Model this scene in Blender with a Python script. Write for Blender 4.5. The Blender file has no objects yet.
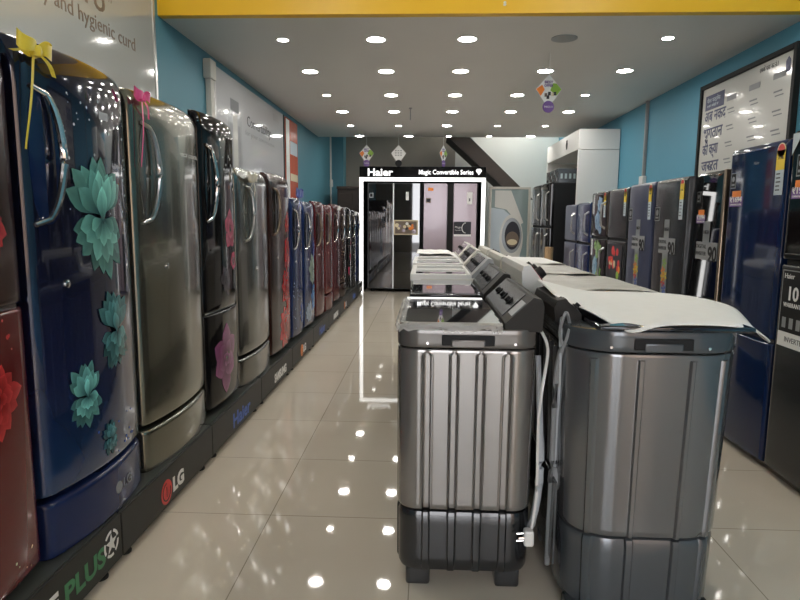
import bpy, bmesh, math, random
from mathutils import Matrix, Vector
random.seed(11)
PI = math.pi
C = bpy.context.scene.collection
SC = bpy.context.scene

# ------------------------------------------------------------------ materials
MATS = {}
def mat(name, col, rough=.5, metal=0., coat=0., coat_rough=.03, spec=.5, emit=None, estr=0., alpha=1., trans=0.):
    m = bpy.data.materials.new(name); m.use_nodes = True
    b = m.node_tree.nodes['Principled BSDF']
    b.inputs['Base Color'].default_value = (*col, 1)
    b.inputs['Roughness'].default_value = rough
    b.inputs['Metallic'].default_value = metal
    b.inputs['Coat Weight'].default_value = coat
    b.inputs['Coat Roughness'].default_value = coat_rough
    b.inputs['Specular IOR Level'].default_value = spec
    b.inputs['Alpha'].default_value = alpha
    b.inputs['Transmission Weight'].default_value = trans
    if emit:
        b.inputs['Emission Color'].default_value = (*emit, 1)
        b.inputs['Emission Strength'].default_value = estr
    MATS[name] = m
    return m

def noise_mat(name, c1, c2, scale, rough=.5, metal=0., coat=0., stretch=(1,1,1), bump=0., detail=3.):
    m = mat(name, c1, rough, metal, coat)
    nt = m.node_tree; N = nt.nodes; L = nt.links
    b = N['Principled BSDF']
    tc = N.new('ShaderNodeTexCoord'); mp = N.new('ShaderNodeMapping'); mp.inputs['Scale'].default_value = stretch
    no = N.new('ShaderNodeTexNoise'); no.inputs['Scale'].default_value = scale; no.inputs['Detail'].default_value = detail
    mx = N.new('ShaderNodeMix'); mx.data_type = 'RGBA'
    mx.inputs[6].default_value = (*c1, 1); mx.inputs[7].default_value = (*c2, 1)
    L.new(tc.outputs['Object'], mp.inputs['Vector']); L.new(mp.outputs[0], no.inputs['Vector'])
    L.new(no.outputs['Fac'], mx.inputs[0]); L.new(mx.outputs[2], b.inputs['Base Color'])
    if bump:
        bp = N.new('ShaderNodeBump'); bp.inputs['Strength'].default_value = bump; bp.inputs['Distance'].default_value = .01
        L.new(no.outputs['Fac'], bp.inputs['Height']); L.new(bp.outputs[0], b.inputs['Normal'])
    return m

def print_mat(name, rough=.12, coat=.6):
    """printed artwork: colours come from the print's own colour layer"""
    m = mat(name, (1, 1, 1), rough, 0, coat)
    nt = m.node_tree
    a = nt.nodes.new('ShaderNodeAttribute'); a.attribute_name = 'col'
    nt.links.new(a.outputs['Color'], nt.nodes['Principled BSDF'].inputs['Base Color'])
    return m

def tile_mat():
    m = mat('floor_tiles', (.5, .45, .36), .035, 0, 0)
    nt = m.node_tree; N = nt.nodes; L = nt.links; b = N['Principled BSDF']
    tc = N.new('ShaderNodeTexCoord'); sp = N.new('ShaderNodeSeparateXYZ'); L.new(tc.outputs['Object'], sp.inputs[0])
    def M(op, a, bb=None):
        n = N.new('ShaderNodeMath'); n.operation = op
        for i, v in enumerate((a, bb)):
            if v is None: continue
            if isinstance(v, (int, float)): n.inputs[i].default_value = v
            else: L.new(v, n.inputs[i])
        return n.outputs[0]
    def joint(axis, off):
        f = M('FRACT', M('DIVIDE', M('SUBTRACT', axis, off), .6))
        return M('GREATER_THAN', M('ABSOLUTE', M('SUBTRACT', f, .5)), .4966)
    j = M('MAXIMUM', joint(sp.outputs['X'], -.645 - 6), joint(sp.outputs['Y'], 2.374 - 6))
    no = N.new('ShaderNodeTexNoise'); no.inputs['Scale'].default_value = 2.2; no.inputs['Detail'].default_value = 6
    L.new(tc.outputs['Object'], no.inputs['Vector'])
    m1 = N.new('ShaderNodeMix'); m1.data_type = 'RGBA'
    m1.inputs[6].default_value = (.56, .505, .41, 1); m1.inputs[7].default_value = (.65, .59, .49, 1)
    L.new(no.outputs['Fac'], m1.inputs[0])
    m2 = N.new('ShaderNodeMix'); m2.data_type = 'RGBA'; m2.inputs[7].default_value = (.30, .26, .20, 1)
    L.new(j, m2.inputs[0]); L.new(m1.outputs[2], m2.inputs[6]); L.new(m2.outputs[2], b.inputs['Base Color'])
    return m

tile_mat()
noise_mat('ceiling_paint', (.73, .70, .655), (.77, .74, .69), 1.5, .5)
noise_mat('teal_paint', (.085, .255, .325), (.095, .27, .345), 2., .55)
noise_mat('blue_paint', (.10, .34, .475), (.11, .36, .50), 2., .55)
mat('yellow_panel', (.93, .54, .02), .4)
noise_mat('beige_wall', (.30, .27, .235), (.34, .31, .27), 3., .7)
mat('white_wall', (.80, .80, .77), .6)
mat('dark_concrete', (.06, .055, .05), .8)
mat('asphalt', (.16, .155, .15), .8)
noise_mat('dark_wood', (.035, .024, .018), (.055, .034, .025), 3., .45, 0, 0, (1, 1, 12))
mat('plinth_grey', (.018, .019, .018), .45, spec=.3)
mat('plinth_top', (.05, .055, .05), .3)
mat('black_plastic', (.010, .010, .011), .5, spec=.2)
mat('black_gloss', (.006, .006, .007), .07, 0, 0, spec=.35)
mat('black_mirror', (.006, .006, .007), .03, 0, 1., .02, .8)
mat('charcoal_gloss', (.022, .025, .028), .22, 0, .15, .1, .35)
mat('slate_gloss', (.040, .050, .10), .28, .1, .15, .15, .35)
mat('navy_gloss', (.012, .024, .085), .14, 0, 0, spec=.35)
mat('deep_blue_gloss', (.006, .018, .066), .08, 0, .15)
mat('maroon_gloss', (.060, .008, .010), .18, 0, 0, spec=.3)
mat('wine_gloss', (.085, .012, .012), .18, 0, 0, spec=.3)
mat('brown_gloss', (.030, .012, .010), .14, 0, 0, spec=.35)
mat('dark_red_gloss', (.11, .008, .010), .14, 0, .1, spec=.35)
mat('steel_green', (.20, .20, .165), .20, .85, .4)
mat('steel_grey', (.20, .205, .195), .20, .85, .4)
mat('bronze', (.24, .19, .14), .3, .9)
mat('chrome', (.66, .65, .64), .16, 1.)
mat('brushed', (.5, .5, .5), .28, 1.)
mat('white_plastic', (.78, .77, .74), .35)
mat('grey_plastic', (.33, .34, .34), .4)
mat('offwhite', (.62, .60, .54), .45)
mat('washer_grey', (.235, .222, .21), .17, .55, .6)
mat('washer_rim', (.15, .14, .13), .25, .4, .2)
mat('washer_base', (.016, .017, .019), .22, 0, .4)
mat('washer_blue_grey', (.15, .155, .162), .15, .55, .7)
mat('washer_blue_dark', (.075, .085, .095), .22, .3, .4)
mat('lid_glass', (.008, .010, .018), .035, 0, .8, .02, .6)
mat('console_black', (.010, .010, .010), .22, 0, 0, spec=.3)
mat('console_dark', (.022, .020, .018), .5, spec=.2)
mat('mauve', (.33, .265, .295), .25, .25, .3)
mat('film', (.85, .83, .78), .10, 0, 0, alpha=.40)
noise_mat('foam', (.84, .83, .80), (.90, .89, .87), 25., .8, bump=.15)
noise_mat('crumpled_film', (.42, .40, .36), (.70, .68, .63), 11., .35, bump=1.)
noise_mat('cardboard', (.36, .23, .12), (.42, .28, .15), 20., .8)
mat('poster_grey', (.40, .42, .41), .10, 0, .7, .02)
mat('poster_pale', (.70, .72, .75), .08, 0, .8, .02)
mat('poster_white', (.66, .66, .62), .16, 0, .5)
mat('poster_orange', (.65, .14, .08), .25, 0, .4)
mat('navy_print', (.035, .04, .11), .4)
mat('ink', (.02, .02, .03), .5)
mat('faint_ink', (.20, .21, .22), .5)
mat('grey_ink', (.28, .29, .30), .5)
mat('brown_ink', (.16, .12, .09), .5)
mat('frame_black', (.010, .010, .010), .55, spec=.25)
mat('aluminium', (.55, .55, .54), .3, .9)
mat('white_print', (.82, .82, .80), .45)
mat('cream_print', (.72, .62, .42), .45)
mat('yellow_print', (.85, .62, .04), .45)
mat('pale_print', (.50, .58, .64), .45)
mat('orange_print', (.85, .24, .03), .45)
mat('purple_print', (.16, .08, .28), .45)
mat('green_print', (.28, .48, .06), .45)
mat('plus_green', (.04, .20, .085), .45)
mat('red_print', (.62, .03, .03), .45)
mat('blue_print', (.05, .12, .45), .45)
mat('silver_print', (.30, .32, .33), .3, .5)
mat('teal_print', (.27, .35, .35), .1, 0, .5)
mat('yellow_ribbon', (.90, .70, .06), .3)
mat('pink_ribbon', (.85, .10, .30), .3)
mat('white_ribbon', (.75, .70, .58), .3)
mat('blue_ribbon', (.10, .13, .36), .3)
mat('cord_white', (.72, .72, .70), .4)
mat('cord_grey', (.22, .23, .24), .4)
mat('hose_grey', (.42, .45, .48), .45)
mat('rubber', (.01, .01, .01), .6)
print_mat('door_print', .2, .0)
print_mat('paper_print', .4, 0.)
mat('lamp_lit', (1, 1, 1), .5, emit=(1., .96, .90), estr=88.)
mat('frame_lit', (1, 1, 1), .5, emit=(1., .99, .97), estr=1.9)
mat('letter_lit', (1, 1, 1), .5, emit=(1., 1., 1.), estr=1.0)

# ------------------------------------------------------------------ mesh builder
class P:
    def __init__(s):
        s.bm = bmesh.new(); s.col = s.bm.loops.layers.float_color.new('col'); s.slots = []
    def mi(s, m):
        if m not in s.slots: s.slots.append(m)
        return s.slots.index(m)
    def add(s, vs, fs, m, cols=None, flat=False):
        i = s.mi(m); bv = [s.bm.verts.new(v) for v in vs]; s.last = []
        for f in fs:
            try: fc = s.bm.faces.new([bv[k] for k in f])
            except ValueError:
                s.last.append(None); continue
            s.last.append(fc)
            fc.material_index = i; fc.smooth = not flat
            for k, l in zip(f, fc.loops): l[s.col] = (*cols[k], 1) if cols else (1, 1, 1, 1)
        return bv
    def box(s, x0, x1, y0, y1, z0, z1, m, bev=0., seg=2, M=None):
        t = bmesh.new(); bmesh.ops.create_cube(t, size=1)
        for v in t.verts:
            v.co = Vector((x0 + (v.co.x + .5) * (x1 - x0), y0 + (v.co.y + .5) * (y1 - y0), z0 + (v.co.z + .5) * (z1 - z0)))
        if bev: bmesh.ops.bevel(t, geom=t.edges[:], offset=bev, segments=seg, affect='EDGES', profile=.5)
        s.merge(t, m, M); return s
    def merge(s, t, m, M=None):
        t.verts.index_update(); t.normal_update()
        vs = [(M @ v.co if M else v.co.copy()) for v in t.verts]
        bv = s.add(vs, [[v.index for v in f.verts] for f in t.faces], m)
        for f, o in zip(t.faces, s.last):
            if o and max(abs(c) for c in f.normal) > .9999: o.smooth = False
        t.free()
    def grid(s, fn, nu, nv, m, closed=False, cols=None):
        vs = [fn(i / nu, j / nv) for j in range(nv + 1) for i in range(nu if closed else nu + 1)]
        w = nu if closed else nu + 1; fs = []
        for j in range(nv):
            for i in range(nu):
                k = (i + 1) % w
                fs.append((j * w + i, j * w + k, (j + 1) * w + k, (j + 1) * w + i))
        s.add(vs, fs, m, cols); return s
    def tube(s, pts, r, m, n=8, flat=1., sm=0):
        pts = [Vector(p) for p in pts]; rings = []
        if sm:
            q = [pts[0]] + pts + [pts[-1]]; out = []
            for i in range(1, len(q) - 2):
                for k in range(sm):
                    t = k / sm; a, b, c, d = q[i - 1:i + 3]
                    out.append(.5 * (2 * b + (c - a) * t + (2 * a - 5 * b + 4 * c - d) * t * t + (3 * b - a - 3 * c + d) * t ** 3))
            if isinstance(r, (list, tuple)): r = [r[min(len(r) - 1, int(round(i / sm)))] for i in range(len(out) + 1)]
            pts = out + [pts[-1]]
        up = Vector((0, 0, 1))
        for i, p in enumerate(pts):
            d = (pts[min(i + 1, len(pts) - 1)] - pts[max(i - 1, 0)]).normalized()
            a = d.cross(up)
            if a.length < .05: a = d.cross(Vector((0, 1, 0)))
            a.normalize(); b = d.cross(a)
            rr = r[i] if isinstance(r, (list, tuple)) else r
            rings.append([p + a * rr * math.cos(2 * PI * k / n) + b * rr * flat * math.sin(2 * PI * k / n) for k in range(n)])
        vs = [v for R in rings for v in R]; fs = []
        for i in range(len(pts) - 1):
            for k in range(n):
                fs.append((i * n + k, i * n + (k + 1) % n, (i + 1) * n + (k + 1) % n, (i + 1) * n + k))
        fs.append(tuple(range(n))[::-1]); fs.append(tuple((len(pts) - 1) * n + k for k in range(n)))
        s.add(vs, fs, m); return s
    def lathe(s, prof, c, m, axis='z', n=24):
        c = Vector(c); vs = []; fs = []
        for (r, h) in prof:
            for k in range(n):
                a = 2 * PI * k / n; q = (r * math.cos(a), r * math.sin(a))
                vs.append(c + (Vector((q[0], q[1], h)) if axis == 'z' else Vector((h, q[0], q[1])) if axis == 'x' else Vector((q[0], h, q[1]))))
        for i in range(len(prof) - 1):
            for k in range(n):
                fs.append((i * n + k, i * n + (k + 1) % n, (i + 1) * n + (k + 1) % n, (i + 1) * n + k))
        fs.append(tuple(range(n))); fs.append(tuple((len(prof) - 1) * n + k for k in range(n)))
        s.add(vs, fs, m); return s
    def prism(s, poly, fn, t, m):
        """poly: 2-D outline; fn(a, b, h) gives the 3-D point; thickness t"""
        n = len(poly); vs = [fn(a, b, 0) for a, b in poly] + [fn(a, b, t) for a, b in poly]
        fs = [tuple(range(n)), tuple(range(n, 2 * n))] + [(k, (k + 1) % n, n + (k + 1) % n, n + k) for k in range(n)]
        s.add(vs, fs, m, flat=True); return s
    def text(s, body, size, M, m, align='LEFT', bold=0., ext=.0006, width=None, shear=0., space=1.):
        cu = bpy.data.curves.new('t', 'FONT'); cu.body = body; cu.size = size; cu.align_x = align
        cu.extrude = ext; cu.offset = bold; cu.resolution_u = 3; cu.shear = shear; cu.space_character = space
        o = bpy.data.objects.new('t', cu); C.objects.link(o); bpy.context.view_layer.update()
        me = o.to_mesh(); vs = [v.co.copy() for v in me.vertices]; fs = [tuple(p.vertices) for p in me.polygons]
        o.to_mesh_clear(); bpy.data.objects.remove(o); bpy.data.curves.remove(cu)
        if not vs: return s
        if width:
            x0 = min(v.x for v in vs); x1 = max(v.x for v in vs); k = width / max(1e-6, x1 - x0)
            sh = x0 if align == 'LEFT' else (x0 + x1) / 2
            for v in vs: v.x = (v.x - sh) * k
        s.add([M @ v for v in vs], fs, m, flat=True); return s
    def obj(s, name, parent=None, ang=35, loc=None, recalc=True):
        if recalc: bmesh.ops.recalc_face_normals(s.bm, faces=s.bm.faces[:])
        me = bpy.data.meshes.new(name); s.bm.to_mesh(me); s.bm.free()
        for m in s.slots: me.materials.append(MATS[m])
        flat = [q.index for q in me.polygons if not q.use_smooth]
        me.set_sharp_from_angle(angle=math.radians(ang))
        for k in flat: me.polygons[k].use_smooth = False
        o = bpy.data.objects.new(name, me); C.objects.link(o)
        if parent: o.parent = parent
        if loc: o.location = loc
        return o

def frame(origin, right, up):
    r = Vector(right).normalized(); u = Vector(up).normalized(); n = r.cross(u)
    M = Matrix((r, u, n)).transposed().to_4x4(); M.translation = Vector(origin); return M

def tag(o, label=None, cat=None, group=None, kind=None):
    if label: o['label'] = label
    if cat: o['category'] = cat
    if group: o['group'] = group
    if kind: o['kind'] = kind
    return o
def thing(name, label, cat, loc=(0, 0, 0), rz=0., group=None):
    o = bpy.data.objects.new(name, None); C.objects.link(o); o.location = loc; o.rotation_euler = (0, 0, rz)
    o.empty_display_size = .1
    return tag(o, label, cat, group)
def struct(p, name, label=None, cat=None):
    return tag(p.obj(name), label or ('the ' + name.replace('_', ' ') + ' of the appliance shop'), cat or name.split('_')[0], None, 'structure')
def copy_tree(o, parent=None):
    c = o.copy(); C.objects.link(c)
    if parent: c.parent = parent
    for ch in [x for x in list(o.children)]: copy_tree(ch, c)
    return c

# ------------------------------------------------------------------ camera
f_px, H = 600., 1.25
vp = (427., 219.); roll = .014
Yc = Vector((vp[0] - 400, vp[1] - 300, f_px)).normalized()
up = Vector((math.sin(roll), -math.cos(roll), 0)); Zc = (up - Yc * Yc.dot(up)).normalized(); Xc = Yc.cross(Zc)
# rows are the world axes in camera (right, down, forward) coordinates
cam = bpy.data.objects.new('camera', bpy.data.cameras.new('camera')); C.objects.link(cam)
cr = Vector((Xc.x, Yc.x, Zc.x)); cd = Vector((Xc.y, Yc.y, Zc.y)); cf = Vector((Xc.z, Yc.z, Zc.z))
M = Matrix((cr, -cd, -cf)).transposed().to_4x4(); M.translation = (0, 0, H)
cam.matrix_world = M
cam.data.sensor_width = 36; cam.data.lens = f_px * 36 / 800; cam.data.clip_start = .02; cam.data.clip_end = 200
SC.camera = cam

# ------------------------------------------------------------------ the room
YF = -2.2          # open shop front behind the camera
YB = 12.4          # back wall
CE = 10.65         # end of the lowered ceiling
p = P(); p.box(-2.2, 2.9, YF, YB + .2, -.1, 0, 'floor_tiles'); struct(p, 'floor', 'glossy cream tiled shop floor with thin joints')
p = P(); p.box(-2.06, 2.75, 4.43, CE, 2.65, 2.75, 'ceiling_paint'); struct(p, 'ceiling', 'lowered pale grey ceiling with round downlights')
p = P(); p.box(-2.06, 2.75, CE - .08, CE, 2.75, 3.6, 'white_wall'); struct(p, 'trim_2', 'back riser of the lowered ceiling', 'trim')
p = P(); p.box(-2.06, 2.75, YF, 4.45, 3.35, 3.45, 'ceiling_paint'); struct(p, 'ceiling_front', 'higher ceiling of the entrance bay', 'ceiling')
p = P(); p.box(-2.06, 2.75, CE, YB + .15, 3.5, 3.6, 'white_wall'); struct(p, 'ceiling_back', 'high ceiling over the back of the shop', 'ceiling')
p = P(); p.box(-2.06, -1.91, YF, YB, 0, 3.6, 'teal_paint'); struct(p, 'wall_left', 'teal painted left wall', 'wall')
p = P(); p.box(2.6, 2.75, YF, YB, 0, 3.6, 'blue_paint'); struct(p, 'wall_right', 'blue painted right wall', 'wall')
p = P(); p.box(-2.06, .55, YB, YB + .15, 0, 3.6, 'beige_wall'); struct(p, 'wall_back', 'grey beige back wall above the lit bay', 'wall')
p = P(); p.box(.55, 2.75, YB, YB + .15, 0, 3.6, 'white_wall'); struct(p, 'wall_back_white', 'white back wall behind the stair', 'wall')
p = P(); p.box(-1.9, -1.66, 12.0, YB, 0, 3.5, 'teal_paint'); struct(p, 'trim_3', 'teal boxed column in the back left corner', 'trim')
p = P(); p.box(-1.91, 2.6, 4.36, 4.43, 2.65, 3.35, 'yellow_panel', .002)
M0 = frame((.50, 4.358, 2.70), (1, 0, 0), (0, 0, 1))
p.text('s', .055, M0, 'white_print', bold=.002)
struct(p, 'trim_1', 'yellow fascia panel across the top of the shop', 'trim')
# stair crossing the back right
p = P()
p.prism([(.35, 2.75), (.75, 2.75), (1.95, 1.62), (1.62, 1.62)], lambda a, b, h: Vector((a, 11.3 + h, b)), .9, 'dark_concrete')
p.prism([(.55, 2.9), (1.9, 1.66), (1.66, 1.62), (.35, 2.75)], lambda a, b, h: Vector((a, 11.28 + h, b)), .02, 'dark_wood')
struct(p, 'trim_4', 'dark sloping underside of the stair', 'stair')
p = P()
p.box(-2.06, -.55, YF - .15, YF, 0, 3.5, 'beige_wall'); p.box(2.30, 2.75, YF - .15, YF, 0, 3.5, 'beige_wall'); p.box(-.55, 2.30, YF - .15, YF, 2.6, 3.5, 'beige_wall'); p.box(.58, .66, YF - .1, YF - .02, 0, 2.6, 'aluminium', .005); p.box(1.52, 1.86, YF - .1, YF - .02, 0, 2.6, 'aluminium', .005)  # unseen wall with added posts, cutting the daylight into reflected streaks
struct(p, 'wall_front', 'front wall of the shop around the wide entrance', 'wall')
# street behind the camera
p = P(); p.box(-14, 15, -12, YF, -.2, -.02, 'asphalt'); struct(p, 'street', 'grey street outside the shop', 'street')
mat('facade', (.55, .38, .27), .8)
p = P(); p.box(-14, -1.5, -11, -10, 0, 5, 'facade'); p.box(2.4, 15, -11, -10, 0, 7, 'facade'); struct(p, 'facade', 'building across the street', 'building')

# ------------------------------------------------------------------ downlights
rowy = [4.94, 5.97, 7.09, 8.15, 9.35, 10.5]
grid_l = {0: [(-1.16, 's'), (-.42, 'b'), (.295, 'b'), (1.835, 's')],
          1: [(-1.143, 'b'), (-.41, 'b'), (.30, 'b'), (1.10, 'b'), (1.84, 'b')],
          2: [(-1.17, 's'), (-.43, 'b'), (.298, 'b'), (1.0, 'b'), (1.76, 's')],
          3: [(-1.14, 'b'), (-.455, 'b'), (.31, 'b'), (1.07, 'b'), (1.82, 'b')],
          4: [(-1.18, 's'), (-.45, 's'), (.28, 'b'), (1.04, 's'), (1.75, 's')],
          5: [(-1.17, 'b'), (-.33, 'b'), (.35, 's'), (1.03, 's'), (1.73, 'b')]}
def make_light(r, nm):
    t = thing('ceiling_downlight', 'x', 'light')
    P().lathe([(r * 1.16, 0), (r * 1.16, -.004), (r, -.006), (r, -.001)], (0, 0, 0), 'white_plastic', n=28).obj('rim', t)
    P().lathe([(r * .99, -.001), (r * .99, -.004)], (0, 0, 0), 'lamp_lit', n=28).obj('lens', t)
    return t
protos = {'b': make_light(.070, 'large'), 's': make_light(.042, 'small')}
used = set()
ordn = ['first', 'second', 'third', 'fourth', 'fifth', 'sixth']
rown = ['in the row nearest the yellow fascia', 'in the second row from the fascia', 'in the third row from the fascia', 'in the third row from the back',
        'in the next to last row', 'in the back row above the hanging tags']
for r, row in grid_l.items():
    for c, (x, k) in enumerate(row):
        o = protos[k] if k not in used else copy_tree(protos[k]); used.add(k)
        o.location = (x, rowy[r], 2.65)
        o['label'] = '%s round ceiling downlight, %s from the left %s' % ('large' if k == 'b' else 'small', ordn[c], rown[r])
        o['category'] = 'light'; o['group'] = 'ceiling downlights'
p = P(); p.lathe([(.10, 0), (.10, -.006), (.085, -.010), (.02, -.012)], (1.045, 4.94, 2.65), 'grey_plastic', n=28)
tag(p.obj('ceiling_cover'), 'unlit grey round cover plate on the ceiling near the fascia', 'cover plate')
p = P(); p.tube([(-.23, 7.9, 2.65), (-.23, 7.9, 2.50)], .006, 'grey_plastic'); p.lathe([(.02, 0), (.02, -.01)], (-.23, 7.9, 2.65), 'grey_plastic')
tag(p.obj('fan_hook'), 'thin grey fan hook hanging from the middle of the ceiling', 'hook')

# ------------------------------------------------------------------ wall boards and fittings
R_L = dict(right=(0, 1, 0), up=(0, 0, 1))      # lettering on a face looking towards +x
R_R = dict(right=(0, -1, 0), up=(0, 0, 1))     # lettering on a face looking towards -x
R_F = dict(right=(1, 0, 0), up=(0, 0, 1))      # lettering on a face looking towards the camera
def ML(x, y, z): return frame((x, y, z), **R_L)
def MR(x, y, z): return frame((x, y, z), **R_R)
def MF(x, y, z): return frame((x, y, z), **R_F)

t = thing('wall_board', 'big grey advertising board about curd high on the left wall', 'board', (-1.9, 2.7, 1.2))
P().box(-.01, .015, -1.7, 1.52, 0, 2.0, 'poster_grey', .003).obj('panel', t)
p = P(); p.box(-.01, .022, 1.52, 1.55, 0, 2.0, 'aluminium', .002); p.obj('edge_strip', t)
p = P()
p.text('Maestro', .20, ML(.016, 3.60 - 2.7 - .80, 2.415 - 1.2), 'brown_ink', width=.80, bold=.002)
p.text('TM', .05, ML(.016, 3.61 - 2.7, 2.50 - 1.2), 'brown_ink')
p.text('makes tasty and hygienic curd', .115, ML(.016, 2.50 - 2.7, 2.30 - 1.2), 'brown_ink', width=1.45)
p.obj('lettering', t)

t = thing('wall_board', 'pale glossy poster of a silver washing machine on the left wall', 'poster', (-1.9, 6.70, 1.25))
P().box(-.01, .012, -1.27, 1.27, 0, 1.33, 'poster_pale', .003).obj('panel', t)
p = P(); p.box(-.01, .02, 1.27, 1.31, 0, 1.33, 'frame_black', .002); p.box(-.01, .02, -1.31, -1.27, 0, 1.33, 'aluminium', .002); p.obj('frame', t)
p = P()   # printed silver machine
for i, (y0, y1, z0, z1, m) in enumerate(((-.95, -.52, .30, 1.02, 'silver_print'), (-.86, -.60, 1.02, 1.13, 'faint_ink'), (-.90, -.57, .42, .90, 'grey_ink'), (-.80, -.66, .32, 1.0, 'poster_white'))):
    p.box(.0118, .0124 + .0004 * i, y0, y1, z0, z1, m)
p.obj('machine_picture', t)
p = P()
p.text('Convertibility', .15, ML(.0125, 6.37 - 6.7, 2.20 - 1.25), 'ink', width=.95)
p.text('for your convenience', .075, ML(.0125, 6.30 - 6.7, 2.10 - 1.25), 'grey_ink', width=1.2)
p.box(.0122, .0127, .76, 1.02, 1.18, 1.26, 'grey_ink')
p.obj('lettering', t)

t = thing('wall_poster', 'narrow orange and white poster on the left wall beyond the pale board', 'poster', (-1.9, 8.48, 1.3))
P().box(-.01, .012, -.36, .36, 0, 1.28, 'poster_orange', .002).obj('sheet', t)
p = P(); p.box(.0122, .0128, -.36, -.16, .1, 1.26, 'white_print'); p.box(.0122, .0128, -.12, .33, .82, 1.0, 'pale_print'); p.box(.0122, .0128, -.12, .33, .46, .56, 'cream_print'); p.obj('print', t)

t = thing('framed_notice', 'large black framed notice in blue Hindi lettering on the right wall', 'notice board', (2.6, 5.24, 1.62))
P().box(-.025, 0, -.72, .72, 0, .85, 'poster_white', .002).obj('panel', t)
p = P()
for b in ((-.75, -.71, -.03, .88), (.71, .75, -.03, .88)): p.box(-.045, 0, b[0], b[1], b[2], b[3], 'frame_black', .004)
for b in ((-.03, .01), (.84, .88)): p.box(-.045, 0, -.71, .71, b[0], b[1], 'frame_black', .004)
p.obj('frame', t)
p = P(); xx = -.0262
p.box(xx - .0006, xx + .001, .30, .65, .64, .77, 'navy_print')
p.text('पेपर फाइनेंस', .05, MR(xx - .0008, .62, .705), 'pale_print', width=.25)
p.text('आसान किस्तों पर', .03, MR(xx - .0008, .62, .665), 'pale_print', width=.22); p.obj('heading', t)
for i, (w, wd) in enumerate((('अब नकद', .40), ('भगतान', .36), ('की क्या', .30), ('जररत', .33))):
    p = P(); zz = .535 - .148 * i
    p.text(w, .135, MR(xx, .65, zz), 'navy_print', bold=.0025, width=wd)
    if i == 1: p.tube([(xx, .60, zz - .005), (xx, .60, zz - .022), (xx, .585, zz - .032), (xx, .565, zz - .026), (xx, .57, zz - .014)], .006, 'navy_print', 6, sm=3)
    if i == 3: p.tube([(xx, .51, zz + .02), (xx, .49, zz + .035), (xx, .47, zz + .03), (xx, .46, zz + .012), (xx, .45, zz + .0)], .006, 'navy_print', 6, sm=3)
    p.obj('slogan_line', t)
p = P(); p.text('सबके पास का नं.1', .05, MR(xx, -.25, .775), 'ink', width=.25); p.obj('tagline', t)
p = P(); p.prism([(-.60, .70), (-.60, .78), (-.63, .81), (-.66, .78), (-.66, .70)], lambda a, b, h: Vector((xx - h, a, b)), .0006, 'navy_print'); p.obj('house_emblem', t)
for i, y in enumerate((.18, -.18, -.52)):
    p = P(); p.box(xx - .0006, xx + .001, y - .09, y + .07, .655 + .012 * i, .70 + .012 * i, 'grey_ink'); p.obj('table_heading', t)
    for z in (.58, .44, .30, .16):
        p = P(); p.box(xx - .0006, xx + .001, y - .06, y + .05, z, z + .012, 'faint_ink'); p.box(xx - .0006, xx + .001, y - .08, y + .03, z - .03, z - .021, 'faint_ink'); p.obj('table_entry', t)

p = P(); p.box(2.565, 2.60, 7.425, 7.465, 1.78, 2.65, 'grey_plastic', .006); t = p.obj('wall_conduit')
tag(t, 'grey cable conduit running down the blue right wall', 'conduit')
P().box(2.55, 2.60, 7.38, 7.51, 1.66, 1.78, 'white_plastic', .008).obj('junction_box', t)
p = P(); p.box(-1.91, -1.86, 5.25, 5.33, 0, 2.44, 'offwhite', .006); t = p.obj('cable_trunking')
tag(t, 'beige cable trunking down the left wall beside the pale poster', 'conduit')
P().box(-1.91, -1.84, 5.2, 5.34, 2.42, 2.58, 'offwhite', .01).obj('terminal_box', t)
p = P(); p.tube([(-1.895, 11.9, 2.9), (-1.895, 11.9, 1.5)], .018, 'white_plastic'); t = p.obj('wall_pipe')
tag(t, 'thin white pipe on the far end of the left wall', 'pipe')
P().box(-1.91, -1.86, 11.84, 11.96, 1.86, 2.0, 'white_plastic', .008).obj('clip_box', t)

# dark wooden cupboard in the back corner
t = thing('wooden_cupboard', 'dark brown wooden cupboard in the back left corner', 'cupboard', (-1.42, 11.6, 0))
P().box(-.23, .3, -.5, .35, 0, 1.78, 'dark_wood', .008).obj('body', t)
P().box(-.24, .32, -.53, .36, 1.78, 1.83, 'dark_wood', .008).obj('top', t)
P().box(-.2, .05, -.515, -.5, .1, 1.7, 'dark_wood', .006).obj('door', t)

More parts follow.
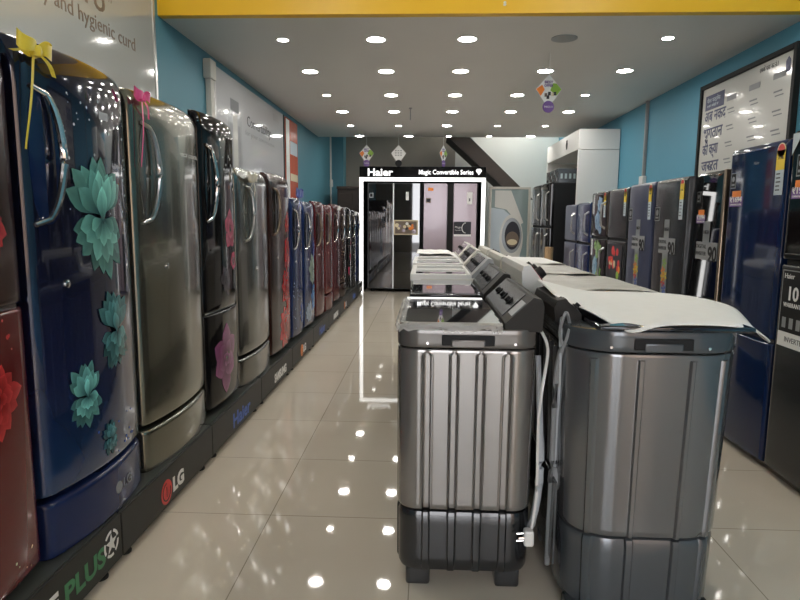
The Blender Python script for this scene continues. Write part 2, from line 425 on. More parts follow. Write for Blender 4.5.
# ------------------------------------------------------------------ plinths along the left wall
PX = -1.08
for k in range(10):
    y0 = 1.06 + .92 * k; y1 = y0 + .92
    if k == 0: y0 = .75
    if k == 9: y1 = 10.12
    what = ['low dark plinth with green PLUS lettering and a white star emblem', 'low dark plinth with a red disc and white letters below the olive steel refrigerator', 'low dark plinth with large blue lettering below the black flowered refrigerator',
            'low dark plinth with white capitals below the red flowered refrigerator', 'low dark plinth with orange disc and letters below the navy refrigerator', 'low dark plinth with dim blue lettering below the first maroon refrigerator',
            'low dark plinth with white capitals below the last maroon refrigerator', 'low dark plinth with an orange disc, third from the far end', 'low dark plinth with dim blue lettering, last but one of the row', 'low dark plinth at the far end of the row beside the glowing frame'][k]
    t = thing('display_plinth', what, 'plinth', (PX - .37, (y0 + y1) / 2, 0), 0, 'plinths under the left row of refrigerators')
    hw = (y1 - y0) / 2 - .003
    p = P(); p.box(-.38, .37, -hw, hw, .035, .20, 'plinth_grey', .004); p.box(-.38, .36, -hw + .005, hw - .005, .20, .204, 'plinth_top'); p.obj('body', t)
    for yy in (-hw + .08, hw - .08):
        for xx in ((.33, -.3)):
            P().lathe([(.018, .036), (.018, .012), (.026, .008), (.026, 0)], (xx, yy, 0), 'rubber', n=12).obj('foot', t)
    p = P(); X = .371; oc = -(y0 + y1) / 2
    if k == 0:
        p.text('E', .085, ML(X, 1.56 + oc, .085), 'white_print', bold=.004)
        p.text('PLUS', .090, ML(X, 1.635 + oc, .078), 'plus_green', bold=.003, width=.23)
        # star in a broken ring
        cy, cz = 1.905 + oc, .125
        for a in range(5):
            aa = [2 * PI * a / 5 + .25 + .95 * q / 8 for q in range(9)]
            p.prism([(cy + .048 * math.cos(q), cz + .048 * math.sin(q)) for q in aa] + [(cy + .038 * math.cos(q), cz + .038 * math.sin(q)) for q in aa[::-1]], lambda a, b, h: Vector((X + h, a, b)), .0008, 'white_print')
        st = [(cy + (.036 if q % 2 == 0 else .015) * math.cos(PI / 2 + q * PI / 5), cz + (.036 if q % 2 == 0 else .015) * math.sin(PI / 2 + q * PI / 5)) for q in range(10)]
        p.prism(st, lambda a, b, h: Vector((X + h, a, b)), .0008, 'white_print')
    elif k in (1, 4, 7):
        cy = 2.35 + .92 * (k - 1) - (y0 + y1) / 2; cz = .102
        p.lathe([(.052, 0), (.052, .0008)], (X, cy, cz), 'red_print' if k == 1 else 'orange_print', 'x', 28)
        aa = [PI * .5 + 1.6 * PI * q / 16 for q in range(17)]
        p.prism([(cy + .040 * math.cos(q), cz + .040 * math.sin(q)) for q in aa] + [(cy + .034 * math.cos(q), cz + .034 * math.sin(q)) for q in aa[::-1]], lambda a, b, h: Vector((X + .001 + h, a, b)), .0006, 'brown_gloss')
        p.box(X + .001, X + .0016, cy - .003, cy + .003, cz - .022, cz + .022, 'brown_gloss')
        p.text('LG', .085, ML(X, cy + .065, cz - .028), 'white_print', bold=.004, width=.115)
    elif k in (2, 5, 8):
        cy = 3.23 + .92 * (k - 2) - (y0 + y1) / 2
        p.text('Haier', .115, ML(X, cy, .065), 'blue_print', bold=.003, width=.33)
    else:
        cy = 4.16 + .92 * (k - 3) - (y0 + y1) / 2
        p.text('SAMSUNG', .085, ML(X, cy, .07), 'white_print', bold=.004, width=.36)
    p.obj('lettering', t)

# ------------------------------------------------------------------ refrigerators
def panel(p, W, z0, z1, xf, back, bow=.045, er=.025, tr=.09, td=.038, br=.01, m='steel_green', nz=22, ny=24, lean=0.):
    """closed bowed door shell; returns its surface x = s(y, z)"""
    ue = 1 - 2 * er / W
    def s(y, z):
        u = max(-1, min(1, 2 * y / W)); x = xf + bow * (1 - u * u) - lean * z
        if abs(u) > ue:
            q = (abs(u) - ue) / (1 - ue); x -= er * (1 - math.sqrt(max(0, 1 - .97 * q * q)))
        if tr and z > z1 - tr:
            q = (z - z1 + tr) / tr; x -= td * (1 - math.sqrt(max(0, 1 - .97 * q * q)))
        if br and z < z0 + br:
            q = (z0 + br - z) / br; x -= br * (1 - math.sqrt(max(0, 1 - .97 * q * q)))
        return x
    ys = [W / 2 * math.sin(PI / 2 * (2 * i / ny - 1)) for i in range(ny + 1)]
    zs = [z0, z0 + br * .4, z0 + br] + [z0 + br + (z1 - tr - z0 - br) * j / nz for j in range(1, nz + 1)]
    if tr: zs += [z1 - tr + tr * math.sin(PI / 2 * j / 10) for j in range(1, 11)]
    w = ny + 1; n = len(zs)
    vs = [(s(y, z), y, z) for z in zs for y in ys]; fs = []
    for j in range(n - 1):
        for i in range(ny): fs.append((j * w + i, j * w + i + 1, (j + 1) * w + i + 1, (j + 1) * w + i))
    rim = [i for i in range(w)] + [j * w + ny for j in range(1, n)] + [(n - 1) * w + i for i in range(ny - 1, -1, -1)] + [j * w for j in range(n - 2, 0, -1)]
    b0 = len(vs)
    for i in rim: vs.append((back, vs[i][1], vs[i][2]))
    k = len(rim)
    for i in range(k): fs.append((rim[i], rim[(i + 1) % k], b0 + (i + 1) % k, b0 + i))
    fs.append(tuple(range(b0, b0 + k)))
    p.add(vs, fs, m)
    return s

def petal(p, s, cy, cz, ang, L, w, c0, c1, lift, tipw=.55, r0=.0, m='door_print', ruffle=0.):
    n = 7; vs = []; cols = []; fs = []
    ca, sa = math.cos(ang), math.sin(ang)
    for i in range(n + 1):
        t = i / n; hw = w * (math.sin(PI * min(1, t ** tipw)) * .98 + .02) * .5 if i < n else w * .02
        if ruffle: hw *= 1 + ruffle * math.sin(t * 19)
        for q in (-1, 0, 1):
            a = r0 + t * L; b = q * hw
            y = cy + ca * a - sa * b; z = cz + sa * a + ca * b
            vs.append((s(y, z) + lift + (.0006 if q == 0 else 0), y, z))
            k = t * (1 if q else .75); cols.append(tuple(c0[e] + (c1[e] - c0[e]) * k for e in range(3)))
    for i in range(n):
        for q in (0, 1):
            a = i * 3 + q; fs.append((a, a + 1, a + 4, a + 3))
    p.add(vs, fs, m, cols)
def flower(p, s, cy, cz, R, c0, c1, rings=((11, 1., .46), (9, .80, .42), (7, .58, .38), (5, .36, .28)), yscale=1., seed=1, tipw=1.45, ruffle=0.):
    rr = random.Random(seed); l = .0012
    for (n, k, w) in rings:
        off = rr.random() * PI
        for i in range(n):
            a = off + 2 * PI * i / n + rr.uniform(-.12, .12); q = rr.uniform(.65, 1.0); v = .7 + .3 * rr.random()
            e = .75 + .25 * abs(math.sin(a))
            petal(p, s, cy, cz, a, R * k * q * (e if yscale < 1 else 1), R * w, [c * .8 for c in c0], [c * v for c in c1], l, tipw, ruffle=ruffle); l += .00012
        l += .0004
def lotus(p, s, cy, cz, R, c0, c1, seed=1):
    rr = random.Random(seed); l = .0012
    def ring(a0, a1, n, L, w, br, dy=0., dz=0.):
        nonlocal l
        for i in range(n):
            a = math.radians(a0 + (a1 - a0) * (i + .5) / n + rr.uniform(-11, 11)); v = br * rr.uniform(.55, 1.15); q = rr.uniform(.85, 1.05)
            petal(p, s, cy + dy, cz + dz, a, R * L * q * (.78 + .22 * abs(math.sin(a))), R * w, [c * .7 for c in c0], [c * v for c in c1], l, 1.5); l += .00016
        l += .0003
    ring(180, 360, 9, .95, .34, .45, 0, -.10 * R); ring(20, 160, 8, 1.05, .38, .6, 0, .05 * R)
    ring(190, 350, 7, .75, .34, .9, 0, -.02 * R); ring(35, 145, 6, .88, .36, .95, 0, .02 * R)
    ring(60, 120, 4, .80, .34, 1.15, 0, -.05 * R); ring(200, 340, 5, .45, .26, 1.1, 0, 0)
    ring(75, 105, 2, .62, .30, 1.35, 0, -.1 * R)
def dots(p, s, n, y0, y1, z0, z1, r, m, seed):
    rr = random.Random(seed)
    for _ in range(n):
        y = rr.uniform(y0, y1); z = rr.uniform(z0, z1); q = r * rr.uniform(.4, 1.2)
        vs = [(s(y, z) + .0012, y, z)] + [(s(y + q * math.cos(a), z + q * math.sin(a)) + .0012, y + q * math.cos(a), z + q * math.sin(a)) for a in [2 * PI * k / 8 for k in range(8)]]
        p.add(vs, [(0, 1 + k, 1 + (k + 1) % 8) for k in range(8)], m)

def loop_handle(t, s, yc, z0, z1, wid, bar='chrome', pocket='black_gloss', rb=.012):
    """long oval recess plate with a bowed bar down its far side"""
    zc = (z0 + z1) / 2; hz = (z1 - z0) / 2
    out = [(yc + wid * (.5 if math.cos(a) > 0 else .42) * math.copysign(abs(math.cos(a)) ** .75, math.cos(a)), zc + hz * math.copysign(abs(math.sin(a)) ** .8, math.sin(a))) for a in [2 * PI * k / 36 for k in range(36)]]
    p = P(); n = len(out)
    vs = [(s(y, z) + .003, y, z) for y, z in out] + [(s(y, z) - .004, y, z) for y, z in out] + [(s(yc, zc) - .006, yc, zc)]
    vs += [(s(yc + (y - yc) * .93, zc + (z - zc) * .97) + .003, yc + (y - yc) * .93, zc + (z - zc) * .97) for y, z in out]
    vs += [(s(yc, zc + (z - zc) * .6) + .001, yc + (y - yc) * .5, zc + (z - zc) * .9) for y, z in out]
    a0 = 2 * n + 1; b0 = 3 * n + 1
    fs = [(k, (k + 1) % n, n + (k + 1) % n, n + k) for k in range(n)] + [(k, (k + 1) % n, a0 + (k + 1) % n, a0 + k) for k in range(n)]
    fs += [(a0 + k, a0 + (k + 1) % n, b0 + (k + 1) % n, b0 + k) for k in range(n)] + [tuple(b0 + k for k in range(n))]
    p.add(vs, fs, pocket)
    h = p.obj('handle', t)
    p = P(); pts = []; rad = []
    for i in range(25):
        q = i / 24; z = z1 - (z1 - z0) * (.0 + 1. * q)
        y = yc - wid * .28 + wid * .66 * math.sin(PI * min(1, q * 1.0)) ** .30
        if q > .5: y -= wid * .12 * (q - .5) * 2
        o = .022 * math.sin(PI * q) ** .5
        pts.append((s(y, z) + .004 + o, y, z)); rad.append(rb * (.55 + .45 * math.sin(PI * q) ** .5))
    p.tube(pts, rad, bar, 10)
    p.obj('grip', h)
    return h

def sticker_box(p, s, y, z, w, h, m, lift=.0012):
    x = max(s(y - w / 2, z), s(y, z), s(y + w / 2, z)) + lift
    p.box(x - .0014, x, y - w / 2, y + w / 2, z - h / 2, z + h / 2, m); return x

def energy_label(t, s, y, ztop, w=.065, h=.26):
    """star rating strip; y in the door's own axis"""
    p = P(); hh = h - w / 2
    x = sticker_box(p, s, y, ztop - w / 2 - hh * .22, w, hh * .44, 'yellow_print')
    sticker_box(p, s, y, ztop - w / 2 - hh * .72, w, hh * .56, 'pale_print')
    p.lathe([(w / 2, 0), (w / 2, .0014)], (x - .0014, y, ztop - w / 2), 'cream_print', 'x', 20)
    p.prism([(y + w * .42 * math.cos(a), ztop - w / 2 + w * .42 * math.sin(a)) for a in [PI * k / 10 for k in range(11)]], lambda a, b, hq: Vector((x + hq, a, b)), .0005, 'red_print')
    for k in range(5):
        z = ztop - w / 2 - hh * (.52 + .09 * k); p.box(x, x + .0004, y - w * .36, y + w * (.1 + .05 * (k % 3)), z - .004, z + .002, 'ink')
    p.text('STAR', w * .3, frame((x + .0004, y - w * .36, ztop - w / 2 - hh * .2), (0, 1, 0), (0, 0, 1)), 'ink', width=w * .72)
    p.obj('energy_label', t)['label'] = 'yellow and white star energy label'
def price_tag(t, s, y, z, w=.12, h=.075, txt='1994'):
    p = P(); x = sticker_box(p, s, y, z - h * .2, w, h * .6, 'purple_print')
    p.box(x - .0014, x, y - w * .32, y + w * .34, z + h * .1, z + h * .5, 'orange_print')
    p.text('₹' + txt, h * .48, frame((x + .0004, y - w * .45, z - h * .22), (0, 1, 0), (0, 0, 1)), 'white_print', width=w * .9, bold=.0012)
    p.text('ONWARDS EMI', h * .16, frame((x + .0004, y - w * .42, z - h * .43), (0, 1, 0), (0, 0, 1)), 'white_print', width=w * .84)
    p.obj('price_tag', t)['label'] = 'purple and orange price sticker'
def badge(t, s, y, z, w=.055, h=.085):
    p = P(); x = sticker_box(p, s, y, z, w, h, 'silver_print'); p.box(x, x + .0004, y - w * .42, y + w * .42, z - h * .44, z + h * .44, 'black_plastic')
    p.lathe([(w * .26, 0), (w * .26, .0004)], (x + .0004, y, z + h * .1), 'silver_print', 'x', 14); p.box(x + .0004, x + .0008, y - w * .3, y + w * .3, z - h * .32, z - h * .2, 'silver_print')
    p.obj('badge', t)
def bottle_sticker(t, s, y, z):
    """transparent-silver promo sticker: neck, shoulder plate with a large 90, flowered stem"""
    p = P(); x = max(s(y - .1, z), s(y + .1, z), s(y, z)) + .0012
    def bx(y0, y1, z0, z1, m, l=0.): p.box(x - .001 + l, x + l, y + y0, y + y1, z + z0, z + z1, m)
    bx(-.045, .045, .08, .21, 'silver_print'); bx(-.13, .16, -.03, .08, 'grey_ink'); bx(-.05, .05, -.34, -.03, 'silver_print')
    for yy, zz, m in ((0, -.10, 'green_print'), (-.018, -.16, 'orange_print'), (.02, -.19, 'yellow_print'), (-.01, -.235, 'red_print'), (.012, -.285, 'blue_print'), (-.02, -.20, 'yellow_print')):
        for a in range(5):
            aa = 2 * PI * a / 5 + yy * 40
            pts = [(y + yy, z + zz), (y + yy + .03 * math.cos(aa - .35), z + zz + .03 * math.sin(aa - .35)), (y + yy + .04 * math.cos(aa), z + zz + .04 * math.sin(aa)), (y + yy + .03 * math.cos(aa + .35), z + zz + .03 * math.sin(aa + .35))]
            p.prism(pts, lambda a_, b_, h_: Vector((x + .0004 + h_, a_, b_)), .0003, m)
    p.text('90', .125, frame((x + .0006, y + .04, z - .035), (0, 1, 0), (0, 0, 1)), 'black_plastic', width=.115, bold=.004)
    p.text('HIGH', .035, frame((x + .0006, y - .035, z + .13), (0, 1, 0), (0, 0, 1)), 'black_plastic', width=.07)
    p.text('DIGITAL', .035, frame((x + .0006, y - .125, z + .04), (0, 1, 0), (0, 0, 1)), 'black_plastic', width=.14)
    p.text('INVERTER', .035, frame((x + .0006, y - .125, z - .005), (0, 1, 0), (0, 0, 1)), 'black_plastic', width=.14)
    p.obj('promo_sticker', t)['label'] = 'silver bottle-shaped promotional sticker with a large 90'

ZP = .204
def left_fridge(y0, y1, ztop, m, label, cab='black_plastic', drawer=True, split=None, handle=None, pocket='black_gloss', bar='chrome', art=None, bow=.045, lock=True, logo=None, depth=.6, cat='refrigerator', name='single_door_refrigerator', lowm=None):
    yc = (y0 + y1) / 2; W = y1 - y0; Hh = ztop - ZP
    t = thing(name, label, cat, (-1.13 - depth / 2, yc, ZP), 0, 'single door refrigerators along the left wall')
    xf = depth / 2; xb = xf - .055
    p = P(); p.box(-depth / 2, xb - .008, -W / 2 + .012, W / 2 - .012, .02, Hh - .018, cab, .012); p.obj('cabinet', t)
    p = P(); p.box(xb - .008, xb, -W / 2 + .025, W / 2 - .025, .05, Hh - .05, 'rubber'); p.obj('gasket', t)
    zd = .20 if drawer else .035
    p = P()
    if split:
        s = panel(p, W, split + .006, Hh, xf, xb, bow, m=m)
        if art: art(p, s, Hh)
        p.obj('door', t)
        q = P(); s2 = panel(q, W, zd, split - .006, xf, xb, bow, tr=.012, td=.012, m=lowm or m)
        if art: art(q, s2, -1)
        q.obj('lower_door', t)
        q = P(); q.box(xb, xf - .01, -W / 2 + .02, W / 2 - .02, split - .006, split + .006, 'chrome'); q.obj('trim_strip', t)
    else:
        s = panel(p, W, zd, Hh, xf, xb, bow, m=m)
        if art: art(p, s, Hh)
        p.obj('door', t)
    if drawer:
        q = P(); sd = panel(q, W, .0, zd - .022, xf, -depth / 2 + .05, bow, tr=.018, td=.02, m=lowm or m); q.obj('base_drawer', t)
        if logo:
            q = P(); y, z = .04, .085; q.lathe([(.022, 0), (.022, .0012)], (sd(y, z), y, z), 'cord_grey', 'x', 16)
            q.text('LG', .05, frame((sd(y + .05, z) + .001, y + .035, z - .017), (0, 1, 0), (0, 0, 1)), 'cord_grey'); q.obj('logo', t)
    if handle:
        yh, za, zb, wd = handle; loop_handle(t, s, yh, za, zb, wd, bar, pocket)
    if lock:
        q = P(); q.lathe([(.012, -.004), (.012, .004), (.008, .006)], (s(lock[0], lock[1]) + .001, lock[0], lock[1]) if isinstance(lock, tuple) else (s(-W * .22, Hh * .55), -W * .22, Hh * .55), 'chrome', 'x', 16); q.obj('lock', t)
    t['_s'] = 0; del t['_s']
    return t, s

TEAL0, TEAL1 = (.003, .035, .05), (.20, .62, .55)
RED0, RED1 = (.10, .002, .004), (.70, .03, .035)
PUR0, PUR1 = (.06, .012, .04), (.38, .10, .27)
PNK0, PNK1 = (.16, .008, .03), (.75, .10, .20)

# 1  dark red with red flowers
def art_red_near(p, s, Hh):
    if Hh > 0: flower(p, s, .14, 1.03, .13, RED0, RED1, seed=2); flower(p, s, -.05, 1.12, .10, RED0, RED1, seed=3)
    else:
        flower(p, s, .14, .57, .12, RED0, RED1, seed=4); flower(p, s, .0, .62, .12, RED0, RED1, seed=5)
        dots(p, s, 14, .05, .25, .68, .78, .006, 'red_print', 3); dots(p, s, 10, .0, .27, .05, .12, .004, 'cream_print', 4)
left_fridge(1.00, 1.625, 1.70, 'brown_gloss', 'dark red refrigerator with red flowers, nearest the camera in the left row', split=.80, drawer=False, art=art_red_near, lowm='dark_red_gloss', bow=.03, lock=False)

# 2  blue with teal flowers
def art_blue(p, s, Hh):
    lotus(p, s, .02, 1.04, .20, TEAL0, (.26, .74, .64), seed=7); lotus(p, s, .075, .65, .14, TEAL0, (.12, .42, .44), seed=8)
    lotus(p, s, -.12, .47, .105, TEAL0, (.26, .74, .70), seed=9); lotus(p, s, .0, .285, .06, TEAL0, (.12, .40, .46), seed=10)
    dots(p, s, 45, -.14, .26, 1.05, 1.42, .0045, 'pale_print', 5); dots(p, s, 12, -.1, .25, .2, .36, .005, 'blue_print', 6)
mb = mat('blue_gradient_door', (.01, .02, .08), .09, .25, .8)
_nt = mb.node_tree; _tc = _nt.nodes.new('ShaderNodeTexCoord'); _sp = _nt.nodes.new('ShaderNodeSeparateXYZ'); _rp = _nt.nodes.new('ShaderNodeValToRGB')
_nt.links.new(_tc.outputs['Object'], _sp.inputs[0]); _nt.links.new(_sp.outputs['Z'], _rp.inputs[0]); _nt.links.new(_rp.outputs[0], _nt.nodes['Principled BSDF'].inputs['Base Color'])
_rp.color_ramp.elements[0].position = .1; _rp.color_ramp.elements[0].color = (.015, .055, .155, 1)  # door blue darkens from bottom to top
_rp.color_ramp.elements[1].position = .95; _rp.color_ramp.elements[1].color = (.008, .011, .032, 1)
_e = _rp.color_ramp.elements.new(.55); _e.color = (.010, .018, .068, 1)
tb, sb = left_fridge(1.66, 2.25, 1.745, 'blue_gradient_door', 'deep blue refrigerator printed with teal flowers, wearing a yellow bow', art=art_blue, handle=(-.225, 1.02, 1.41, .115), pocket='deep_blue_gloss', logo=True, bow=.042, lock=(-.17, .84), lowm='navy_gloss')
q = P(); q.box(sb(.06, 1.40) + .0006, sb(.06, 1.40) + .0022, .045, .10, 1.365, 1.39, 'silver_print', .0005); q.obj('logo', tb)
# 3 grey steel with pink bow
tg, sg = left_fridge(2.30, 2.96, 1.735, 'steel_green', 'olive grey steel refrigerator wearing a pink bow', handle=(-.245, 1.02, 1.41, .11), pocket='steel_grey', bar='brushed', bow=.036, lock=(-.13, .84), cab='steel_green')
q = P(); q.text('DIRECT COOL', .02, frame((sg(.1, 1.32) + .002, .0, 1.315), (0, 1, 0), (0, 0, 1)), 'white_print', width=.24); q.obj('lettering', tg)
q = P(); yy = -.33 + .0115
q.box(.15, .225, yy - .0012, yy + .0005, 1.22, 1.36, 'yellow_print'); q.box(.15, .225, yy - .0012, yy + .0005, .98, 1.22, 'pale_print')
for k in range(5): q.box(.16, .21, yy - .0016, yy - .0011, 1.0 + .04 * k, 1.012 + .04 * k, 'ink')
q.obj('energy_label', tg)['label'] = 'yellow and white energy label on the side'
# 4 black with pink and purple flowers
def art_black(p, s, Hh):
    if Hh > 0:
        flower(p, s, .10, .98, .13, PNK0, PNK1, rings=((5, 1., .75), (4, .6, .5)), seed=12, tipw=1.3); flower(p, s, .15, .80, .07, PNK0, PNK1, rings=((5, 1., .75),), seed=13, tipw=1.3)
        flower(p, s, .0, .70, .10, (.01, .008, .012), (.07, .04, .08), rings=((6, 1., .6),), seed=15, tipw=1.3)
        dots(p, s, 22, -.2, .24, 1.30, 1.48, .008, 'white_print', 9)
    else:
        flower(p, s, -.03, .27, .21, PUR0, PUR1, rings=((6, 1., .62), (5, .62, .42), (5, .25, .18)), seed=21, tipw=1.3)
left_fridge(3.00, 3.52, 1.775, 'black_gloss', 'black refrigerator with pink and purple flowers beside the olive steel one', handle=(-.185, 1.02, 1.41, .10), split=.545, drawer=False, art=art_black, bow=.024, lock=False)
# 5 grey steel, gold-white bow
left_fridge(3.56, 4.24, 1.545, 'steel_grey', 'grey steel refrigerator wearing a small cream bow', handle=(-.20, .90, 1.24, .12), pocket='steel_green', bar='brushed', bow=.032, lock=(-.05, .72), cab='steel_grey')
# 6 dark brown top, red flowers
def art_red(p, s, Hh):
    flower(p, s, .16, .78, .16, RED0, RED1, seed=31); flower(p, s, .1, .50, .17, RED0, RED1, seed=32)
    flower(p, s, .05, .19, .19, RED0, RED1, seed=33); flower(p, s, .18, .34, .12, RED0, (.8, .08, .06), seed=34); flower(p, s, .18, 1.0, .1, RED0, RED1, seed=36)
left_fridge(4.27, 4.92, 1.57, 'brown_gloss', 'dark brown refrigerator covered in bright red flowers', handle=(-.19, .92, 1.26, .12), bar='bronze', art=art_red, drawer=False, bow=.022)
# 7 navy with blue bow
def art_navy(p, s, Hh): flower(p, s, .1, .2, .12, (.02, .05, .2), (.12, .2, .55), seed=41); dots(p, s, 25, -.2, .22, .1, .5, .006, 'pale_print', 12)
left_fridge(4.95, 5.42, 1.42, 'navy_gloss', 'navy refrigerator wearing a blue bow', handle=(-.14, .78, 1.12, .10), art=art_navy, drawer=False, bow=.025)
# 8 blue, pale flowers
def art_pale(p, s, Hh):
    flower(p, s, .05, .55, .17, (.10, .18, .16), (.42, .52, .42), seed=51); flower(p, s, .1, .28, .15, (.03, .10, .3), (.15, .35, .7), seed=52); flower(p, s, -.1, .16, .12, (.10, .18, .3), (.4, .5, .6), seed=53); flower(p, s, .16, .75, .13, (.02, .03, .25), (.08, .10, .5), seed=54)
left_fridge(5.45, 6.00, 1.40, 'navy_gloss', 'blue refrigerator printed with pale green and blue flowers', handle=(-.18, .76, 1.10, .11), art=art_pale, drawer=False, bow=.025)
# 9.. the rest of the row
rest = [('maroon_gloss', 'maroon refrigerator, first of the three maroon ones', 1.42, 'bronze'), ('wine_gloss', 'maroon refrigerator, middle of the three maroon ones', 1.40, 'bronze'), ('maroon_gloss', 'maroon refrigerator wearing a white bow, last of the three', 1.42, 'chrome'),
        ('brown_gloss', 'dark brown refrigerator just behind the three maroon ones', 1.40, 'chrome'), ('black_gloss', 'black refrigerator with small pink flowers, fourth from the far end', 1.40, 'chrome'), ('charcoal_gloss', 'charcoal refrigerator with a white bow near the far end', 1.37, 'chrome'),
        ('navy_gloss', 'dark navy refrigerator, last but one of the left row', 1.35, 'chrome')]
y = 6.04; white_bows = []
for i, (m, lab, zt, br) in enumerate(rest):
    def art_small(p, s, Hh, i=i):
        if i == 4: [flower(p, s, -.1 + .12 * k, .3 + .2 * k, .08, PNK0, PNK1, seed=60 + k) for k in range(3)]
        elif i in (3, 5): dots(p, s, 30, -.22, .22, .2, .9, .008, 'cream_print', 20 + i)
    left_fridge(y, y + .55, zt, m, lab, handle=(-.18, .76, 1.10, .11), bar=br, art=art_small, drawer=(i % 2 == 1), bow=.025)
    if i in (2, 5): white_bows.append((y + .16, zt))
    y += .585

# ------------------------------------------------------------------ ribbon bows
def ribbon_bow(loc, m, label, size, tails, rz=0.):
    t = thing('ribbon_bow', label, 'bow', loc, rz)
    for sgn in (-1, 1):
        p = P()
        def fn(u, v, sgn=sgn):
            a = 2 * PI * u; w = .35 + .65 * abs(math.sin(a / 2)) 
            L = size * (1 - math.cos(a)) * .5
            return Vector((.012 + .35 * size * math.sin(a) * .55 + .004 * v, sgn * L, .22 * size * math.sin(a / 1.) * 0 + (v - .5) * size * .62 * w + .25 * L + .1 * size * math.sin(2 * a)))
        p.grid(fn, 20, 4, m); p.obj('bow_loop', t, 60, recalc=False)
    p = P(); p.lathe([(.2 * size, -.2 * size), (.24 * size, 0), (.2 * size, .2 * size)], (.015, 0, 0), m, 'z', 12); p.obj('knot', t)
    for (dy, dz, w) in tails:
        p = P()
        p.grid(lambda u, v, dy=dy, dz=dz, w=w: Vector((.012 + .006 * math.sin(4 * v) - .0 * v, dy * v ** .7 + (u - .5) * w * (1 - .3 * v), dz * v)), 2, 12, m); p.obj('ribbon_tail', t, 60, recalc=False)
    return t
ribbon_bow((-1.10, 1.685, 1.70), 'yellow_ribbon', 'yellow ribbon bow tied at the top of the blue flowered refrigerator', .07, [(-.06, -.27, .012), (.09, -.05, .03), (-.09, -.02, .03)])
ribbon_bow((-1.11, 2.335, 1.70), 'pink_ribbon', 'pink ribbon bow at the top of the olive steel refrigerator', .058, [(-.02, -.26, .012), (.06, -.07, .02)])
ribbon_bow((-1.09, 3.72, 1.48), 'white_ribbon', 'cream ribbon bow at the top of the grey steel refrigerator', .075, [(.05, -.10, .02), (-.05, -.06, .02)])
ribbon_bow((-1.09, 5.10, 1.44), 'blue_ribbon', 'blue ribbon bow at the top of the navy refrigerator', .10, [(.09, -.12, .03), (-.05, -.12, .03)])
for i, (yy, zz) in enumerate(white_bows):
    ribbon_bow((-1.09, yy, zz - .06), 'white_print', ['white ribbon bow on the last maroon refrigerator', 'white ribbon bow on the charcoal refrigerator near the far end'][i], .07, [(.03, -.12, .02)])

# ------------------------------------------------------------------ right row of refrigerators (facing -x)
def right_fridge(y0, y1, H_, m, label, split=None, xf=1.72, lowm=None, bow=.006, depth=.62, edge=None, group='refrigerators along the right wall', tr=.03, td=.02, gap='black_plastic', er=.012, bar=False, cab='black_plastic', lean=0.):
    yc = (y0 + y1) / 2; W = y1 - y0
    t = thing('double_door_refrigerator' if split else 'upright_refrigerator', label, 'refrigerator', (xf + depth / 2, yc, 0), PI, group)
    X = depth / 2; xb = X - .06
    p = P(); p.box(-X, xb - .006, -W / 2 + .004, W / 2 - .004, .03, H_ - .006, cab, .008); p.obj('cabinet', t)
    for yy in (-W / 2 + .06, W / 2 - .06):
        P().lathe([(.02, 0), (.02, .031)], (xb - .05, yy, 0), 'rubber', n=10).obj('foot', t)
    out = []
    spans = [(split + .012, H_), (.035, split - .012)] if split else [(.035, H_)]
    for i, (a, b) in enumerate(spans):
        p = P(); s = panel(p, W, a, b, X, xb, bow, er=er, tr=tr if i == 0 else .01, td=td if i == 0 else .01, m=(m if i == 0 else (lowm or m)), lean=lean)
        d = p.obj(['door', 'lower_door'][i], t); out.append(s)
        if bar:
            q = P(); zz0, zz1 = (a + .08, min(b - .1, a + .48)) if i == 0 else (b - .5, b - .08)
            yy = W / 2 - .05
            q.tube([(s(yy, zz0) - .002, yy, zz0), (X + .04, yy, zz0 + .03), (X + .045, yy, (zz0 + zz1) / 2), (X + .04, yy, zz1 - .03), (s(yy, zz1) - .002, yy, zz1)], .011, 'brushed', 8); q.obj('handle', d)
    if split:
        p = P(); p.box(xb, X - .02, -W / 2 + .01, W / 2 - .01, split - .014, split + .014, gap); p.obj('gap_strip', t)
    if edge:
        p = P(); p.box(xb, X + .004, W / 2 - .001, W / 2 + .022, .04, H_ - .004, edge, .004); p.obj('edge_trim', t)
    return t, out, (lambda wy: -(wy - yc))

# R1 black, nearest
t, s, ly = right_fridge(2.36, 2.985, 1.675, 'black_gloss', 'black double door refrigerator nearest the camera on the right, with a printed panel', split=1.06, bow=.004, lowm='charcoal_gloss')
badge(t, s[0], ly(2.90), 1.51, .06, .10); price_tag(t, s[0], ly(2.885), 1.40, .135, .085, '1994')
p = P(); sl = s[1]
x = sl(ly(2.78), .8) + .0016; L = lambda y, z: frame((x + .0006, ly(y), z), (0, 1, 0), (0, 0, 1))
p.box(x - .0016, x, ly(2.96), ly(2.50), .66, 1.03, 'black_plastic'); p.box(x, x + .0005, ly(2.955), ly(2.505), .66, .73, 'white_print')
for a in ((2.955, 2.95, .73, 1.025), (2.51, 2.505, .73, 1.025)): p.box(x, x + .0005, ly(a[0]), ly(a[1]), a[2], a[3], 'silver_print')
p.box(x, x + .0005, ly(2.955), ly(2.505), 1.02, 1.025, 'silver_print')
p.text('Haier', .035, L(2.94, .985), 'white_print'); p.text('10', .09, L(2.91, .885), 'white_print', bold=.002); p.text('YEAR', .04, L(2.74, .90), 'white_print')
p.text('WARRANTY', .03, L(2.93, .85), 'white_print', width=.15)
for k in range(5): p.box(x, x + .0005, ly(2.93 - .055 * k), ly(2.90 - .055 * k), .75, .80, 'grey_ink')
p.text('INVERTER', .035, L(2.90, .685), 'ink')
p.obj('printed_panel', t)['label'] = 'black printed warranty panel with white lettering'
p = P(); q = [(2.975, 1.66), (2.975, 1.56), (2.90, 1.66)]; xx = s[0](0, 1.6) + .0008
p.prism([(ly(a), b) for a, b in q], lambda a, b, h: Vector((xx + h, a, b)), .0006, 'pale_print'); p.obj('corner_sticker', t)
